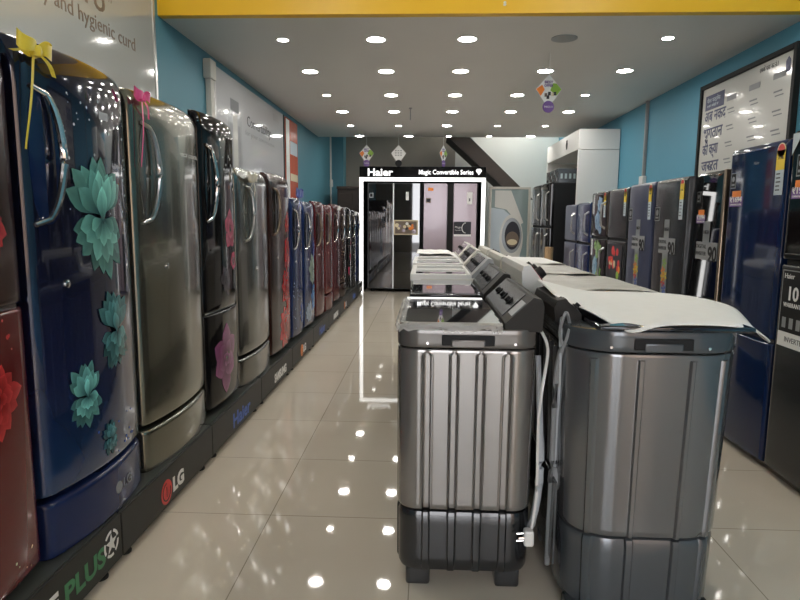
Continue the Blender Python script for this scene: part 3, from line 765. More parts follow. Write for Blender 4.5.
# R2 deep blue
t, s, ly = right_fridge(3.01, 3.56, 1.645, 'deep_blue_gloss', 'tall deep blue glossy refrigerator beside the nearest black one', split=.655, bow=.012, gap='deep_blue_gloss')
energy_label(t, s[0], ly(3.06), 1.63, .07, .25); badge(t, s[0], ly(3.50), 1.475, .055, .085); price_tag(t, s[0], ly(3.45), 1.375, .14, .085, '1694')
p = P(); p.text('Haier', .022, frame((s[0](0, 1.55) + .001, ly(3.29), 1.545), (0, 1, 0), (0, 0, 1)), 'silver_print'); p.obj('logo', t)
p = P(); p.lathe([(.012, .0), (.012, .006)], (.31 - .03, ly(3.03), .03), 'chrome', 'x', 12); p.obj('hinge', t)
# R3 black mirror with bronze edge
t, s, ly = right_fridge(3.63, 4.08, 1.555, 'black_mirror', 'black mirror-gloss refrigerator with a bronze edge and two stickers', bow=0., er=.004, tr=.02, td=.008, edge=None, lean=.036)
p = P(); p.box(.25, .314, ly(3.63), ly(3.60), .04, 1.55, 'bronze', .006); p.obj('edge_trim', t)['label'] = 'bronze edge strip'
energy_label(t, s[0], ly(3.70), 1.535, .055, .30); badge(t, s[0], ly(4.05), 1.40, .05, .08); price_tag(t, s[0], ly(3.99), 1.28, .12, .085, '1994')
bottle_sticker(t, s[0], ly(3.88), 1.04)
# R4 charcoal, R5 slate
for (a, b, m, lab) in ((4.11, 4.66, 'charcoal_gloss', 'charcoal refrigerator with bottle-shaped sticker, second of the three stickered ones'), (4.69, 5.25, 'slate_gloss', 'slate blue refrigerator with bottle-shaped sticker and star label')):
    t, s, ly = right_fridge(a, b, 1.545, m, lab, bow=.012)
    energy_label(t, s[0], ly(a + .07), 1.53, .06, .27); badge(t, s[0], ly(b - .07), 1.30, .09, .1); bottle_sticker(t, s[0], ly((a + b) / 2), 1.05)
# R6 dark with red picture
t, s, ly = right_fridge(5.29, 5.83, 1.535, 'charcoal_gloss', 'dark double door refrigerator with a red and green food picture', split=1.08)
energy_label(t, s[0], ly(5.36), 1.53, .06, .24)
p = P(); x = s[1](0, .9) + .0015; p.box(x - .0015, x, ly(5.78), ly(5.36), .70, 1.03, 'ink')
for i in range(16):
    rr = random.Random(i + 70); yy = ly(5.74 - .35 * rr.random()); zz = .74 + .25 * rr.random(); m = rr.choice(['red_print', 'red_print', 'green_print', 'orange_print', 'cream_print'])
    p.lathe([(.025 + .02 * rr.random(), 0), (.02, .0004 + .0002 * i / 16)], (x, yy, zz), m, 'x', 10)
p.obj('food_picture', t)['label'] = 'printed picture of red and green fruit'
# R7 black with blue flowers
t, s, ly = right_fridge(5.88, 6.42, 1.53, 'black_gloss', 'black double door refrigerator printed with pale blue flowers', split=1.08, bar=True, lowm='black_gloss', er=.006)
energy_label(t, s[0], ly(5.96), 1.52, .06, .24)
dr = {c.name.split('.')[0]: c for c in t.children}
p = P()
for i, (yy, zz, r) in enumerate(((6.1, 1.40, .10), (6.18, 1.25, .12), (6.08, 1.18, .08))): flower(p, s[0], ly(yy), zz, r, (.05, .12, .3), (.35, .55, .75), seed=80 + i)
p.obj('flower_print', dr['door']); p = P()
for i, (yy, zz, r) in enumerate(((6.1, .95, .12), (6.2, .80, .12), (6.05, .72, .10), (6.25, .62, .12), (6.2, 1.0, .06))): flower(p, s[1], ly(yy), zz, r, (.05, .14, .3) if i % 2 else (.05, .2, .05), (.35, .6, .75) if i % 2 else (.35, .55, .2), seed=90 + i)
p.obj('flower_print', dr['lower_door'])
# R8 navy, R9 slate
right_fridge(6.48, 7.02, 1.44, 'navy_gloss', 'navy double door refrigerator, first of the two lower ones', split=1.0, bar=True)
right_fridge(7.06, 7.62, 1.43, 'slate_gloss', 'slate double door refrigerator beside the cardboard roll', split=1.0, bar=True)
# two tall black ones in the white bay
right_fridge(8.54, 9.20, 1.77, 'black_gloss', 'tall black refrigerator at the near side of the white bay', split=1.15, xf=1.70, bar=True, depth=.68, bow=.02)
right_fridge(9.24, 9.92, 1.77, 'charcoal_gloss', 'tall dark refrigerator at the far side of the white bay', split=1.15, xf=1.70, bar=True, depth=.68, bow=.02)

p = P(); p.box(1.84, 2.12, 8.70, 9.55, 1.772, 1.975, 'washer_blue_dark', .006); t = p.obj('appliance_carton'); tag(t, 'dark green printed carton lying on the tall black refrigerators', 'carton')
p = P()
for i in range(8):
    p.box(1.8392, 1.84, 8.78 + .09 * i, 8.82 + .09 * i, 1.80 + .05 * (i % 3), 1.85 + .05 * (i % 3), ['silver_print', 'teal_print'][i % 2])
for i in range(4): p.box(1.87 + .06 * i, 1.90 + .06 * i, 8.699, 8.70, 1.83, 1.90, 'teal_print')
p.obj('print', t)
p = P(); p.lathe([(.055, 0), (.055, .90), (.040, .90), (.040, .02)], (1.60, 7.95, 0), 'cardboard', n=20); tag(p.obj('cardboard_roll'), 'brown cardboard tube standing in front of the refrigerators', 'tube')

# white display bay on the right
t = thing('display_bay', 'white display bay with a deep header over the tall black refrigerators', 'display stand', (2.32, 9.5, 0))
p = P(); p.box(-.28, .27, -1.06, -1.02, 0, 2.20, 'white_plastic', .004); p.obj('side_panel', t)
P().box(-.28, .27, 1.05, 1.10, 0, 2.20, 'white_plastic', .004).obj('side_panel', t)
P().box(-.28, .27, -1.06, 1.10, 2.205, 2.475, 'white_plastic', .006).obj('header', t)
P().box(.23, .27, -1.02, 1.05, 0, 2.20, 'offwhite', .003).obj('back_panel', t)
p = P(); p.lathe([(.05, 0), (.05, -.004)], (-.281, -.35, 2.345), 'frame_black', 'x', 20)
p.box(-.286, -.28, -.38, -.32, 2.28, 2.41, 'frame_black', .002); p.obj('emblem', t)

# ------------------------------------------------------------------ lit display bay at the back
t = thing('display_bay', 'black display bay with a glowing white frame at the back of the shop', 'display stand', (-.085, 10.15, 0))
P().box(-1.05, 1.05, .0, .10, 1.93, 2.11, 'black_gloss', .004).obj('header', t)
p = P()
for b in ((-1.05, -.99, 0, 1.93), (.985, 1.045, 0, 1.93)): p.box(b[0], b[1], -.01, .02, b[2], b[3], 'frame_lit', .004)
p.box(-.99, .985, -.01, .02, 1.87, 1.93, 'frame_lit', .004)
p.obj('light_frame', t)['label'] = 'glowing white light frame'
p = P(); p.box(-1.05, -1.0, .02, .85, 0, 1.93, 'plinth_grey'); p.box(1.0, 1.05, .02, .85, 0, 1.93, 'plinth_grey'); p.box(-1.0, 1.0, .80, .85, 0, 1.93, 'plinth_grey'); p.box(-1.05, 1.05, .02, .85, 1.90, 1.93, 'plinth_grey'); p.obj('surround', t)
p = P()
p.text('Haier', .165, MF(-.91, -.006, 1.96), 'letter_lit', bold=.004, width=.42, ext=.004)
p.obj('brand_lettering', t)['label'] = 'white glowing brand lettering'; p = P()
p.text('Magic Convertible Series', .105, MF(-.06, -.006, 1.985), 'letter_lit', bold=.0015, width=.90, ext=.004)
p.obj('series_lettering', t)['label'] = 'white glowing series lettering'; p = P()
cx = .93; p.prism([(cx - .05, 2.045), (cx - .028, 2.075), (cx + .028, 2.075), (cx + .05, 2.045), (cx, 1.975)], lambda a, b, h: Vector((a, -.006 - h, b)), .006, 'letter_lit')
p.obj('diamond_emblem', t)['label'] = 'white glowing diamond emblem'

def side_by_side(x0, x1, m, label, mirror):
    xc = (x0 + x1) / 2; W = x1 - x0
    t = thing('side_by_side_refrigerator', label, 'refrigerator', (xc, 10.24, 0), 0)
    P().box(-W / 2, W / 2, .07, .68, .04, 1.84, 'charcoal_gloss' if mirror else 'mauve', .01).obj('cabinet', t)
    for xx in (-W / 2 + .06, W / 2 - .06): P().lathe([(.025, 0), (.025, .041)], (xx, .15, 0), 'rubber', n=10).obj('foot', t)
    gp = -.01 if mirror else .0
    for nm, a, b in (('left_door', -W / 2, gp - .006), ('right_door', gp + .006 + (0 if mirror else .055), W / 2)):
        P().box(a, b - (.0 if mirror else (.05 if nm == 'left_door' else 0)), 0, .065, .06, 1.845, m, .006).obj(nm, t)
    p = P()
    if mirror: p.box(gp - .012, gp + .012, -.004, .06, .06, 1.84, 'aluminium', .003); p.obj('centre_trim', t)
    else: p.box(gp - .045, gp + .055, .02, .06, .06, 1.84, 'frame_black', .003); p.obj('centre_recess', t)
    return t, W
t, W = side_by_side(-1.0, -.12, 'black_mirror', 'black mirror-finish side by side refrigerator in the lit bay', True)
p = P(); p.box(-W / 2 + .02, -W / 2 + .09, -.0015, .0, 1.60, 1.68, 'silver_print'); p.box(-W / 2 + .035, -W / 2 + .075, -.002, -.0015, 1.615, 1.665, 'black_plastic'); p.obj('sticker', t)
p = P(); p.box(.20, .25, -.0015, 0, 1.56, 1.70, 'white_print'); p.obj('paper_label', t)
p = P(); p.box(.0, .41, -.006, .0, .98, 1.23, 'cream_print', .003); p.box(.02, .39, -.0068, -.006, 1.0, 1.21, 'brown_ink')
for i in range(16):
    rr = random.Random(i); p.lathe([(.018 + .02 * rr.random(), 0), (.015, -.0006 - .0003 * i / 16)], (.05 + .31 * rr.random(), -.0068, 1.03 + .15 * rr.random()), rr.choice(['mauve', 'cream_print', 'orange_print', 'white_print', 'ink']), 'y', 9)
p.obj('picture_panel', t)['label'] = 'framed food picture on the right door'
t, W = side_by_side(-.06, .83, 'mauve', 'mauve pink side by side refrigerator in the lit bay', False)
p = P(); p.box(-W / 2 + .04, -W / 2 + .12, -.0015, 0, 1.52, 1.60, 'brown_ink'); p.box(-W / 2 + .05, -W / 2 + .11, -.002, -.0015, 1.535, 1.585, 'ink'); p.box(-W / 2 + .07, -W / 2 + .16, -.0015, 0, 1.72, 1.77, 'orange_print'); p.obj('sticker', t)
p = P(); p.box(.28, .37, -.0015, 0, 1.50, 1.70, 'white_print'); p.box(.315, .335, -.002, -.0015, 1.55, 1.60, 'ink'); p.obj('paper_label', t)
p = P(); p.box(.07, .36, -.0018, 0, 1.0, 1.21, 'ink'); p.box(.07, .36, -.0018, 0, .965, .995, 'white_print')
p.prism([(.27 + .07 * math.cos(a), 1.105 + .09 * math.sin(a)) for a in [PI * .5 + PI * k / 12 for k in range(13)]] + [(.27 + .058 * math.cos(a), 1.105 + .078 * math.sin(a)) for a in [PI * 1.5 - PI * k / 12 for k in range(13)]], lambda a, b, h: Vector((a, -.0018 - h, b)), .0006, 'white_print')
p.text('Magic', .05, MF(.09, -.0024, 1.10), 'white_print', width=.11); p.text('Convertible', .025, MF(.09, -.0024, 1.06), 'white_print', width=.11)
p.obj('printed_panel', t)['label'] = 'dark printed panel with white lettering'

# tall glass-framed poster of a front loader
t = thing('standing_poster', 'white framed poster of a round washing machine door beside the lit bay', 'poster', (1.40, 10.4, 0))
p = P()
for b in ((-.35, -.31, 0, 1.80), (.31, .35, 0, 1.80)): p.box(b[0], b[1], -.02, .02, b[2], b[3], 'offwhite', .004)
p.box(-.31, .31, -.02, .02, 1.76, 1.80, 'offwhite', .004); p.box(-.31, .31, -.02, .02, 0, .06, 'offwhite', .004); p.obj('frame', t)
P().box(-.31, .31, -.008, .01, .06, 1.76, 'teal_print').obj('sheet', t)
p = P(); d = -.0085
p.prism([(-.31, 1.05), (-.31, 1.45), (-.1, 1.42), (.1, 1.25), (.2, 1.0), (.2, .5), (-.31, .5)], lambda a, b, h: Vector((a, d - h, b)), .0005, 'pale_print')
p.prism([(-.25, 1.74), (.02, 1.74), (.24, 1.2), (.18, 1.16), (-.05, 1.42), (-.25, 1.46)], lambda a, b, h: Vector((a, d - .0006 - h, b)), .0005, 'poster_white')
def ell(cx, cz, a, b, m, l): p.prism([(cx + a * math.cos(2 * PI * k / 32), cz + b * math.sin(2 * PI * k / 32)) for k in range(32)], lambda q, w, h: Vector((q, d - l - h, w)), .0005, m)
ell(.04, .92, .20, .42, 'poster_white', .0012); ell(.05, .98, .17, .30, 'silver_print', .0018); ell(.06, .98, .13, .24, 'ink', .0024); ell(.06, .92, .11, .13, 'brown_ink', .003); ell(.06, .87, .085, .05, 'cream_print', .0036)
p.obj('machine_picture', t)

# ------------------------------------------------------------------ hanging tags
def hang_tag(x, y, z, size, label, kind, rz=0., circ=True):
    t = thing('hanging_tag', label, 'hanging sign', (x, y, z), rz, 'diamond tags hanging from the ceiling')
    S = size
    p = P(); p.prism([(0, S), (S * .95, -.02 * S), (.25 * S, -S), (-.25 * S, -S), (-S * .95, -.02 * S)] if circ else [(0, S), (S, 0), (0, -S), (-S, 0)], lambda a, b, h: Vector((a, h, b)), .004, 'white_print'); p.obj('card', t)
    p = P(); d = -.0006
    if kind == 'colour':
        p.prism([(S * .30, S * .40), (S * .55, S * .38), (S * .92, -.02 * S), (S * .58, -.45 * S), (.10 * S, -.1 * S)], lambda a, b, h: Vector((a, d - h, b)), .0005, 'green_print')
        p.prism([(-S * .5, S * .28), (-S * .92, -.02 * S), (-S * .58, -.5 * S), (-.30 * S, -.05 * S)], lambda a, b, h: Vector((a, d - h, b)), .0005, 'orange_print')
        for i, (a, b, m) in enumerate(((-.3, -.55, 'brown_ink'), (-.05, -.45, 'ink'), (.2, -.5, 'cream_print'), (.35, -.45, 'ink'), (-.15, -.7, 'ink'))): p.box(a * S, (a + .2) * S, d - .0012, d - .0004, b * S, (b + .25) * S, m)
        p.text('BEST', .26 * S, MF(-.32 * S, d - .001, .38 * S), 'purple_print', width=.62 * S, bold=.001); p.text('OFFER', .24 * S, MF(-.34 * S, d - .001, .15 * S), 'purple_print', width=.66 * S, bold=.001)
    else:
        for r in range(3):
            for c in range(3): p.box((-.45 + .33 * c) * S, (-.25 + .33 * c) * S, d - .0005, d, (.25 - .28 * r) * S, (.36 - .28 * r) * S, 'grey_ink')
    p.obj('print', t)
    p = P(); p.lathe([(.42 * S, 0), (.42 * S, .004)], (0, -.005, -1.25 * S), 'purple_print' if kind == 'colour' else 'black_plastic', 'y', 24)
    if kind == 'colour': p.text('NO.1', .2 * S, MF(-.28 * S, -.0056, -1.32 * S), 'white_print', width=.56 * S)
    p.obj('round_tag', t)
    p = P(); p.tube([(0, .002, S), (0, .002, 2.65 - z)], .0025, 'white_print', 6); p.obj('string', t)
hang_tag(1.02, 5.35, 2.355, .118, 'white, green and orange diamond tag hanging near the front of the ceiling', 'colour', .1)
hang_tag(-1.005, 10.05, 2.315, .13, 'coloured diamond tag with blue disc hanging over the left end of the lit bay', 'colour')
hang_tag(-.48, 10.05, 2.315, .13, 'white diamond tag with black disc hanging over the lit bay', 'plain')
hang_tag(.255, 10.05, 2.315, .13, 'coloured diamond tag turned edgewise over the middle of the lit bay', 'colour', 1.0)

# ------------------------------------------------------------------ twin tub washing machines
def outline(hw, hl, r, n_c=10, n_s=40):
    pts = []   # (x, y, nx, ny, side, coordinate along side)
    def side(ax, n):
        for i in range(n):
            q = -1 + 2 * (i + .5) / n
            if ax == 0: pts.append((hw, q * (hl - r), 1, 0, 0, q * (hl - r)))
            if ax == 1: pts.append((-q * (hw - r), hl, 0, 1, 1, -q * (hw - r)))
            if ax == 2: pts.append((-hw, -q * (hl - r), -1, 0, 2, -q * (hl - r)))
            if ax == 3: pts.append((q * (hw - r), -hl, 0, -1, 3, q * (hw - r)))
    def corner(cx, cy, a0):
        nn = n_c if n_s < 60 else n_c * 6
        for i in range(nn + 1):
            a = a0 + PI / 2 * i / nn; ny = math.sin(a)
            pts.append((cx + r * math.cos(a), cy + r * ny, math.cos(a), ny, (1 if ny > 0 else 3) if abs(ny) > .5 else 4, cx + r * math.cos(a)))
    side(0, n_s); corner(hw - r, hl - r, 0); side(1, n_s); corner(-hw + r, hl - r, PI / 2); side(2, n_s); corner(-hw + r, -hl + r, PI); side(3, n_s); corner(hw - r, -hl + r, 1.5 * PI)
    return pts

def shell(p, ol, z0, z1, m, disp=None, taper=0., Ht=1., nz=10, br=.008, inset=0., cap=True, bulge=0.):
    zs = [z0, z0 + br * .3, z0 + br] + [z0 + br + (z1 - z0 - 2 * br) * j / nz for j in range(1, nz)] + ([z1 - .034 + .002 * j for j in range(12)] if nz > 30 else []) + [z1 - br, z1 - br * .3, z1]
    zs.sort(); n = len(ol); vs = []; fs = []
    for z in zs:
        e = 0.
        if z < z0 + br: e = br * (1 - math.sqrt(max(0, 1 - ((z0 + br - z) / br) ** 2)))
        if z > z1 - br: e = br * (1 - math.sqrt(max(0, 1 - ((z - z1 + br) / br) ** 2)))
        k = 1 - taper * (1 - z / Ht)
        for (x, y, nx, ny, sd, c) in ol:
            d = -e - inset + (disp(sd, c, z) if disp else 0.)
            vs.append((x * k + nx * d, y * k + ny * d, z))
    for j in range(len(zs) - 1):
        for i in range(n): fs.append((j * n + i, j * n + (i + 1) % n, (j + 1) * n + (i + 1) % n, (j + 1) * n + i))
    if cap: fs.append(tuple(range(n))); fs.append(tuple((len(zs) - 1) * n + i for i in range(n)))
    p.add(vs, fs, m)

def washer(label, x0, x1, y0, y1, Ht, side, body='washer_grey', base='washer_base', rim='washer_rim', lid='lid_glass', lidrim=None, con='console_black', conh=.10, conw=.11, r=.07, rib='groove', ribs=(-.130, -.043, .043, .130), taper=.02, knobs='black_plastic', film=False, detail=True, group=None, panelc=None, end='console_dark', zseam=.285, foot_h=.07, con_in=.008, z_base=.06, kn=0):
    """side=0: control console towards +x; side=1: towards -x (turned by half a circle)"""
    xc, yc = (x0 + x1) / 2, (y0 + y1) / 2; hw, hl = (x1 - x0) / 2, (y1 - y0) / 2
    t = thing('twin_tub_washing_machine', label, 'washing machine', (xc, yc, 0), PI * side, group)
    ol = outline(hw, hl, r)
    zr = Ht - .080
    lr = [q * 3.2 for q in ribs] if detail else ribs
    def disp(sd, c, z):
        if sd == 4: return 0.
        d = 0.
        cs = ribs if sd in (1, 3) else [-.24, -.16, -.08, 0, .08, .16, .24]
        for q in cs:
            w = abs(c - q)
            if rib == 'groove':
                zz = max(0., z - (zr - .026)); 
                if z > zr - .012: continue
                ww = .0125 * math.sqrt(max(0., 1 - (zz / .0141) ** 2)) if zz > 0 else .0125
                if w < ww: d = -.010 * min(1., (ww - w) / .004)
                elif w < ww + .006: d = max(d, .003 * (1 - abs(w - ww - .003) / .003))
            else:
                if z > zr - .02: continue
                if w < .010: d = .009 * min(1., (.010 - w) / .004)
        return d
    def dispb(sd, c, z):
        if sd == 4: return 0.
        for q in (ribs if sd in (1, 3) else [-.24, -.08, .08, .24]):
            w = abs(c - q)
            if w < .014: return (.006 if rib == 'groove' else .009) * min(1., (.014 - w) / .004)
        return 0.
    fine = outline(hw, hl, r, 10, 110) if detail else ol
    p = P(); shell(p, fine, zseam, zr, body, disp, taper, Ht, nz=40 if detail else 10); p.obj('tub_body', t, 30)
    p = P(); shell(p, fine, z_base, zseam - .004, base, dispb, taper + .0, Ht, nz=6, inset=.002, br=.02); p.obj('base', t, 30)
    p = P(); shell(p, ol, zr + .003, Ht - .012, rim, None, taper, Ht, nz=4, inset=-.002, br=.008); ro = p.obj('top_rim', t, 30)
    for sx in (-1, 1):
        for sy in (-1, 1):
            p = P(); p.box(sx * (hw - .075) - .042, sx * (hw - .075) + .042, sy * (hl - .075) - .05, sy * (hl - .055) + .05, 0, foot_h, base, .010); p.obj('foot', t)
    # carrying recess at both ends, with a small screw cap each side
    for sy in (-1, 1):
        p = P(); yy = sy * (hl * (1 - taper * .06) + .002)
        p.box(-.085, .085, yy - .004, yy + .004, zr + .012, zr + .048, 'black_plastic', .004)
        p.box(-.055, .055, yy - .007, yy + .007, zr + .006, zr + .034, rim, .005)
        p.obj('carry_handle', t)
        if detail:
            p = P()
            for xx in (-.13, .15): p.lathe([(.0045, yy - .003), (.0045, yy + .003)], (xx, 0, zr + .02), 'chrome', 'y', 12)
            p.obj('screw_cap', t)
    # lids: two flat panels, the console along the +x side
    xa, xb = -hw + .004, hw - conw - .004; ys = .06 * hl
    for nm, a, b in (('wash_lid', -hl + .004, ys - .003), ('spin_lid', ys + .003, hl - .004)):
        p = P(); p.box(xa, xb, a, b, Ht - .014, Ht + (.004 if nm == 'wash_lid' else .002), lid, .006, 3); o = p.obj(nm, t)
        if lidrim:
            p = P()
            for bx in ((xa - .008, xa + .02, a, b), (xb - .02, xb, a, b), (xa - .008, xb, a - .004, a + .02), (xa - .008, xb, b - .02, b + .003)): p.box(bx[0], bx[1], bx[2], bx[3], Ht - .03, Ht + .012, lidrim, .006, 3)
            p.obj('lid_border', t)
    # console
    prof = [(hw - conw, Ht - .02), (hw - conw, Ht + .006), (hw - .022, Ht + conh), (hw + .004, Ht + conh - .006), (hw + .012, Ht + conh - .03), (hw + .008, Ht - .02)]
    p = P(); p.prism(prof, lambda a, b, h: Vector((a, -hl + con_in + h, b)), 2 * hl - 2 * con_in, end); co = p.obj('console', t, 25)
    sl = Vector((conw - .022, 0, conh - .006)); L = sl.length; sl.normalize(); nr = Vector((-sl.z, 0, sl.x))
    o0 = Vector((hw - conw, 0, Ht + .006))
    def on(a, y, h): return o0 + sl * a + Vector((0, y, 0)) + nr * h
    p = P(); p.prism([(L * .06, -hl * .62), (L * .94, -hl * .62), (L * .94, hl * .94 - con_in), (L * .06, hl * .94 - con_in)], lambda a, b, h: on(a, b, h), .003, panelc or con); p.obj('control_panel', co)
    kn = kn or min(.6, L / .09 * .6)
    for y in ((-.30 * hl, .12 * hl, .55 * hl)):
        p = P(); c = on(L * .5, y, 0); Mx = Matrix((sl, Vector((0, 1, 0)), nr)).transposed().to_4x4(); Mx.translation = c
        n = 16; vs = []; fs = []
        for (rr, h) in tuple((a * kn, b * kn) for a, b in ((.030, .003), (.030, .010), (.021, .012), (.019, .032), (.012, .034))):
            for k in range(n): vs.append(Mx @ Vector((rr * math.cos(2 * PI * k / n), rr * math.sin(2 * PI * k / n), h)))
        for j in range(4):
            for k in range(n): fs.append((j * n + k, j * n + (k + 1) % n, (j + 1) * n + (k + 1) % n, (j + 1) * n + k))
        fs.append(tuple(4 * n + k for k in range(n))); p.add(vs, fs, knobs)
        p.obj('knob', co)
    return t, dict(hw=hw, hl=hl, Ht=Ht, zr=zr, on=on, L=L, co=co)

GL = 'twin tub washing machines facing the left aisle'; GR = 'twin tub washing machines facing the right aisle'
t1, g1 = washer('dark grey ribbed twin tub with a dark glass lid, nearest in the left aisle', -.09, .365, 1.895, 2.57, .915, 0, group=GL, conh=.09)
# paper label on the sloped console, near end
p = P(); p.prism([(g1['L'] * .25, -g1['hl'] * .92), (g1['L'] * .75, -g1['hl'] * .92), (g1['L'] * .75, -g1['hl'] * .68), (g1['L'] * .25, -g1['hl'] * .68)], lambda a, b, h: g1['on'](a, b, h), .0015, 'silver_print'); p.obj('rating_label', g1['co'])
# crinkled clear film around the lid edge
p = P(); rr = random.Random(5)
path = [(-.232, .30), (-.234, .0), (-.234, -.2), (-.233, -.325), (-.22, -.342), (-.1, -.343), (.0, -.343), (.08, -.343), (.112, -.342)]
pp = []
for a, b in zip(path, path[1:]):
    for k in range(8): pp.append((a[0] + (b[0] - a[0]) * k / 8, a[1] + (b[1] - a[1]) * k / 8))
n = len(pp); jit = [[rr.uniform(-.004, .004) for _ in range(6)] for _ in pp]; hang = [rr.uniform(.6, 1.2) for _ in pp]
def ff(u, v):
    i = min(n - 1, int(round(u * (n - 1)))); j = int(round(v * 5)); x, y = pp[i]
    return Vector((x + jit[i][j] * .8 * (1 if j else 0) + (.03 * (1 - v) if v < .15 and x < -.2 else 0), y + jit[i][j] * (1 if j else 0) + (.02 if v < .15 and y < -.3 else 0), .9205 - .028 * v * hang[i] + (.001 if j == 0 else 0)))
p.grid(ff, n - 1, 5, 'film'); p.obj('film_wrap', t1, 60, recalc=False)['label'] = 'crinkled clear plastic film'
# mains lead, plug and drain hose
p = P()
p.tube([(.235, -.28, .90), (.255, -.33, .84), (.24, -.345, .72), (.232, -.345, .62), (.236, -.33, .48), (.238, -.33, .36), (.228, -.345, .28), (.222, -.352, .24)], .005, 'cord_white', 8, sm=5)
c = p.obj('power_cord', t1); c['label'] = 'white power cord'
p = P(); p.box(.195, .228, -.375, -.34, .185, .24, 'cord_white', .008); 
for zz in (.20, .225): p.tube([(.195, -.357, zz), (.172, -.357, zz - .002)], .004, 'chrome', 8)
p.tube([(.197, -.365, .213), (.178, -.366, .212)], .005, 'chrome', 8)
p.obj('plug', c)
p = P(); p.tube([(.24, -.25, .80), (.250, -.27, .6), (.254, -.29, .45), (.250, -.29, .33), (.236, -.29, .24), (.23, -.27, .20)], [.010, .011, .013, .015, .015, .014], 'hose_grey', 10, .8, sm=5); p.obj('drain_hose', t1)

# second to fifth in the left aisle
washer('dark glass-lidded twin tub just behind the nearest one in the left aisle', -.075, .365, 2.645, 3.29, .915, 0, group=GL)
washer('twin tub with a thick white lid border, third in the left aisle', -.085, .365, 3.34, 3.99, .935, 0, group=GL, body='offwhite', lidrim='white_plastic', rim='offwhite', end='grey_plastic', detail=False)
washer('white twin tub with a tinted lid, fourth in the left aisle', -.09, .365, 4.05, 4.72, .945, 0, group=GL, body='offwhite', rim='offwhite', lidrim='white_plastic', end='offwhite', detail=False)
washer('white twin tub under a cream sheet, farthest in the left aisle', -.06, .365, 4.80, 5.50, .95, 0, group=GL, body='white_plastic', rim='white_plastic', lid='white_plastic', end='offwhite', con='mauve', detail=False)
# right lane
t6, g6 = washer('blue grey ribbed twin tub under a white foam sheet, nearest in the right aisle',   .425, .955, 1.735, 2.48, .945, 1, group=GR, body='washer_blue_grey', base='washer_blue_dark', rim='washer_blue_dark', r=.16, rib='ridge', ribs=(-.19, -.09, .06, .19), taper=.085, conh=.055, conw=.075, end='console_dark', con_in=.19, foot_h=.04, z_base=.03)
# its grey lead with a dark plug, and the service panel leaning behind
p = P()
p.tube([(.235, .10, .94), (.262, .22, .93), (.268, .25, .86), (.262, .23, .72), (.258, .21, .60), (.258, .20, .47), (.256, .20, .42)], .005, 'hose_grey', 8, sm=5); c = p.obj('power_cord', t6)
p = P(); p.lathe([(.008, .05), (.022, .03), (.024, .0), (.015, -.02), (.006, -.03)], (.256, .20, .395), 'cord_grey', 'z', 12); p.obj('plug', c)
p = P(); p.tube([(.24, .24, .93), (.262, .275, .97), (.278, .275, .91), (.262, .27, .87), (.25, .28, .92)], .005, 'cord_grey', 8, sm=5); p.tube([(.23, .26, .90), (.272, .24, .80), (.272, .22, .40), (.27, .2, .1)], .009, 'cord_grey', 8, sm=5); p.obj('cable_loop', t6)
P().box(.262, .270, -.2, .27, .14, .42, 'washer_blue_dark', .003).obj('service_panel', t6)
washer('white twin tub with a red console line and black knobs, under crumpled film', .42, 1.0, 2.56, 3.26, .93, 1, group=GR, body='white_plastic', rim='white_plastic', lid='white_plastic', end='white_plastic', con='red_print', conh=.13, conw=.12, kn=1.35, detail=False, rib='ridge')
washer('white twin tub with black knobs, third in the right aisle', .42, .98, 3.34, 4.04, .93, 1, group=GR, body='white_plastic', rim='white_plastic', lid='white_plastic', end='offwhite', con='white_plastic', conh=.12, conw=.12, kn=1.1, detail=False, rib='ridge')
washer('white twin tub, farthest in the right aisle', .42, .98, 4.12, 4.82, .93, 1, group=GR, body='white_plastic', rim='white_plastic', lid='white_plastic', end='offwhite', con='white_plastic', conh=.12, conw=.12, kn=1.1, detail=False, rib='ridge')

# ------------------------------------------------------------------ sheets lying on the machines
def sheet(rows, m, name, label, cat, th=.004, lev=2):
    nv, nu = len(rows), len(rows[0]); p = P()
    p.add([Vector(v) for r_ in rows for v in r_], [(j * nu + i, j * nu + i + 1, (j + 1) * nu + i + 1, (j + 1) * nu + i) for j in range(nv - 1) for i in range(nu - 1)], m)
    o = p.obj(name, None, 180)
    a = o.modifiers.new('s', 'SUBSURF'); a.levels = lev; a.render_levels = lev
    b = o.modifiers.new('t', 'SOLIDIFY'); b.thickness = th; b.offset = 1
    return tag(o, label, cat)
sheet([[(.43, 1.97, .990), (.515, 1.85, .972), (.585, 1.705, .915), (.645, 1.725, .952), (.76, 1.725, .956), (.90, 1.735, .953), (1.0, 1.80, .920), (1.095, 1.90, .862)],
       [(.42, 2.06, 1.012), (.53, 1.98, .985), (.61, 1.90, .962), (.68, 1.88, .962), (.78, 1.87, .962), (.92, 1.88, .962), (1.02, 1.95, .945), (1.10, 2.0, .875)],
       [(.42, 2.18, 1.022), (.53, 2.15, .990), (.62, 2.12, .965), (.70, 2.10, .963), (.80, 2.08, .963), (.93, 2.08, .965), (1.04, 2.10, .950), (1.115, 2.10, .905)],
       [(.425, 2.28, 1.020), (.54, 2.30, .990), (.63, 2.30, .968), (.72, 2.29, .966), (.82, 2.28, .966), (.94, 2.26, .968), (1.05, 2.22, .957), (1.12, 2.18, .93)],
       [(.43, 2.36, 1.018), (.55, 2.40, .985), (.64, 2.42, .965), (.74, 2.43, .965), (.85, 2.42, .965), (.96, 2.38, .966), (1.06, 2.30, .958), (1.12, 2.22, .94)]],
      'foam', 'foam_sheet', 'white foam sheet draped over the nearest blue grey washing machine', 'foam sheet')
rr = random.Random(8)
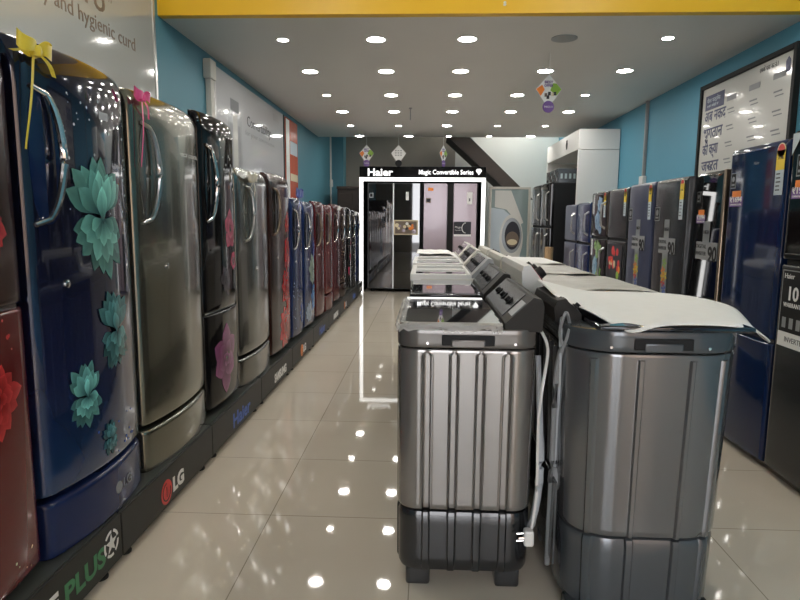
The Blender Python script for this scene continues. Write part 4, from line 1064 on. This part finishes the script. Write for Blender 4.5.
def film_sheet(x0, x1, y0, y1, z, label, m='crumpled_film', tip=0., zl=None):
    rows = []
    for j in range(7):
        r_ = []
        for i in range(9):
            u = i / 8; v = j / 6
            zz = z + rr.uniform(0, .010) + (0 if zl is None else max(0, (zl - z) * (1 - u * 3.2)))
            if i == 8: zz -= .035
            r_.append((x0 + (x1 - x0) * u + (tip * (1 - v) if i == 8 else 0), y0 + (y1 - y0) * v + rr.uniform(-.012, .012) + (.05 * u if j == 0 else 0), zz))
        rows.append(r_)
    return sheet(rows, m, 'plastic_sheet', label, 'plastic sheet', .002)
film_sheet(.55, 1.04, 2.58, 3.24, .948, 'crumpled clear sheet over the white machine with the red console line', tip=.05)
film_sheet(.54, 1.0, 3.36, 4.02, .948, 'crumpled pale sheet over the third machine of the right aisle')
film_sheet(.54, 1.0, 4.14, 4.80, .948, 'pale sheet over the farthest machine of the right aisle', 'foam')
film_sheet(-.08, .24, 4.82, 5.46, .968, 'cream foam sheet over the farthest machine of the left aisle', 'foam')

# ------------------------------------------------------------------ light from the street and the sky
w = bpy.data.worlds.new('sky'); SC.world = w; w.use_nodes = True
bg = w.node_tree.nodes['Background']; bg.inputs[0].default_value = (.95, .96, 1., 1); bg.inputs[1].default_value = 8.
# added unseen battens under the front ceiling, brightening fascia and entrance
for i, (x, y, lab) in enumerate(((-1.0, 2.6, 'white batten lamp under the entrance ceiling, left side'), (1.4, 2.6, 'white batten lamp under the entrance ceiling, right side'), (1.7, 11.6, 'white batten lamp on the high ceiling behind the stair'))):
    t = thing('unseen_ceiling_lamp', lab, 'light', (x, y, 3.35 if y < 5 else 3.5))
    P().box(-.04, .04, -.6, .6, -.03, 0, 'white_plastic', .006).obj('housing', t)
    mat('tube_lit_%d' % i, (1, 1, 1), .5, emit=(1, .95, .86), estr=110.)
    P().tube([(0, -.58, -.045), (0, .58, -.045)], .016, 'tube_lit_%d' % i, 10).obj('tube', t)

SC.view_settings.view_transform = 'Standard'; SC.view_settings.look = 'None'
SC.view_settings.exposure = .15; SC.view_settings.gamma = 1.; SC.view_settings.use_curve_mapping = False
SC.cycles.use_denoising = True
SC.cycles.max_bounces = 8
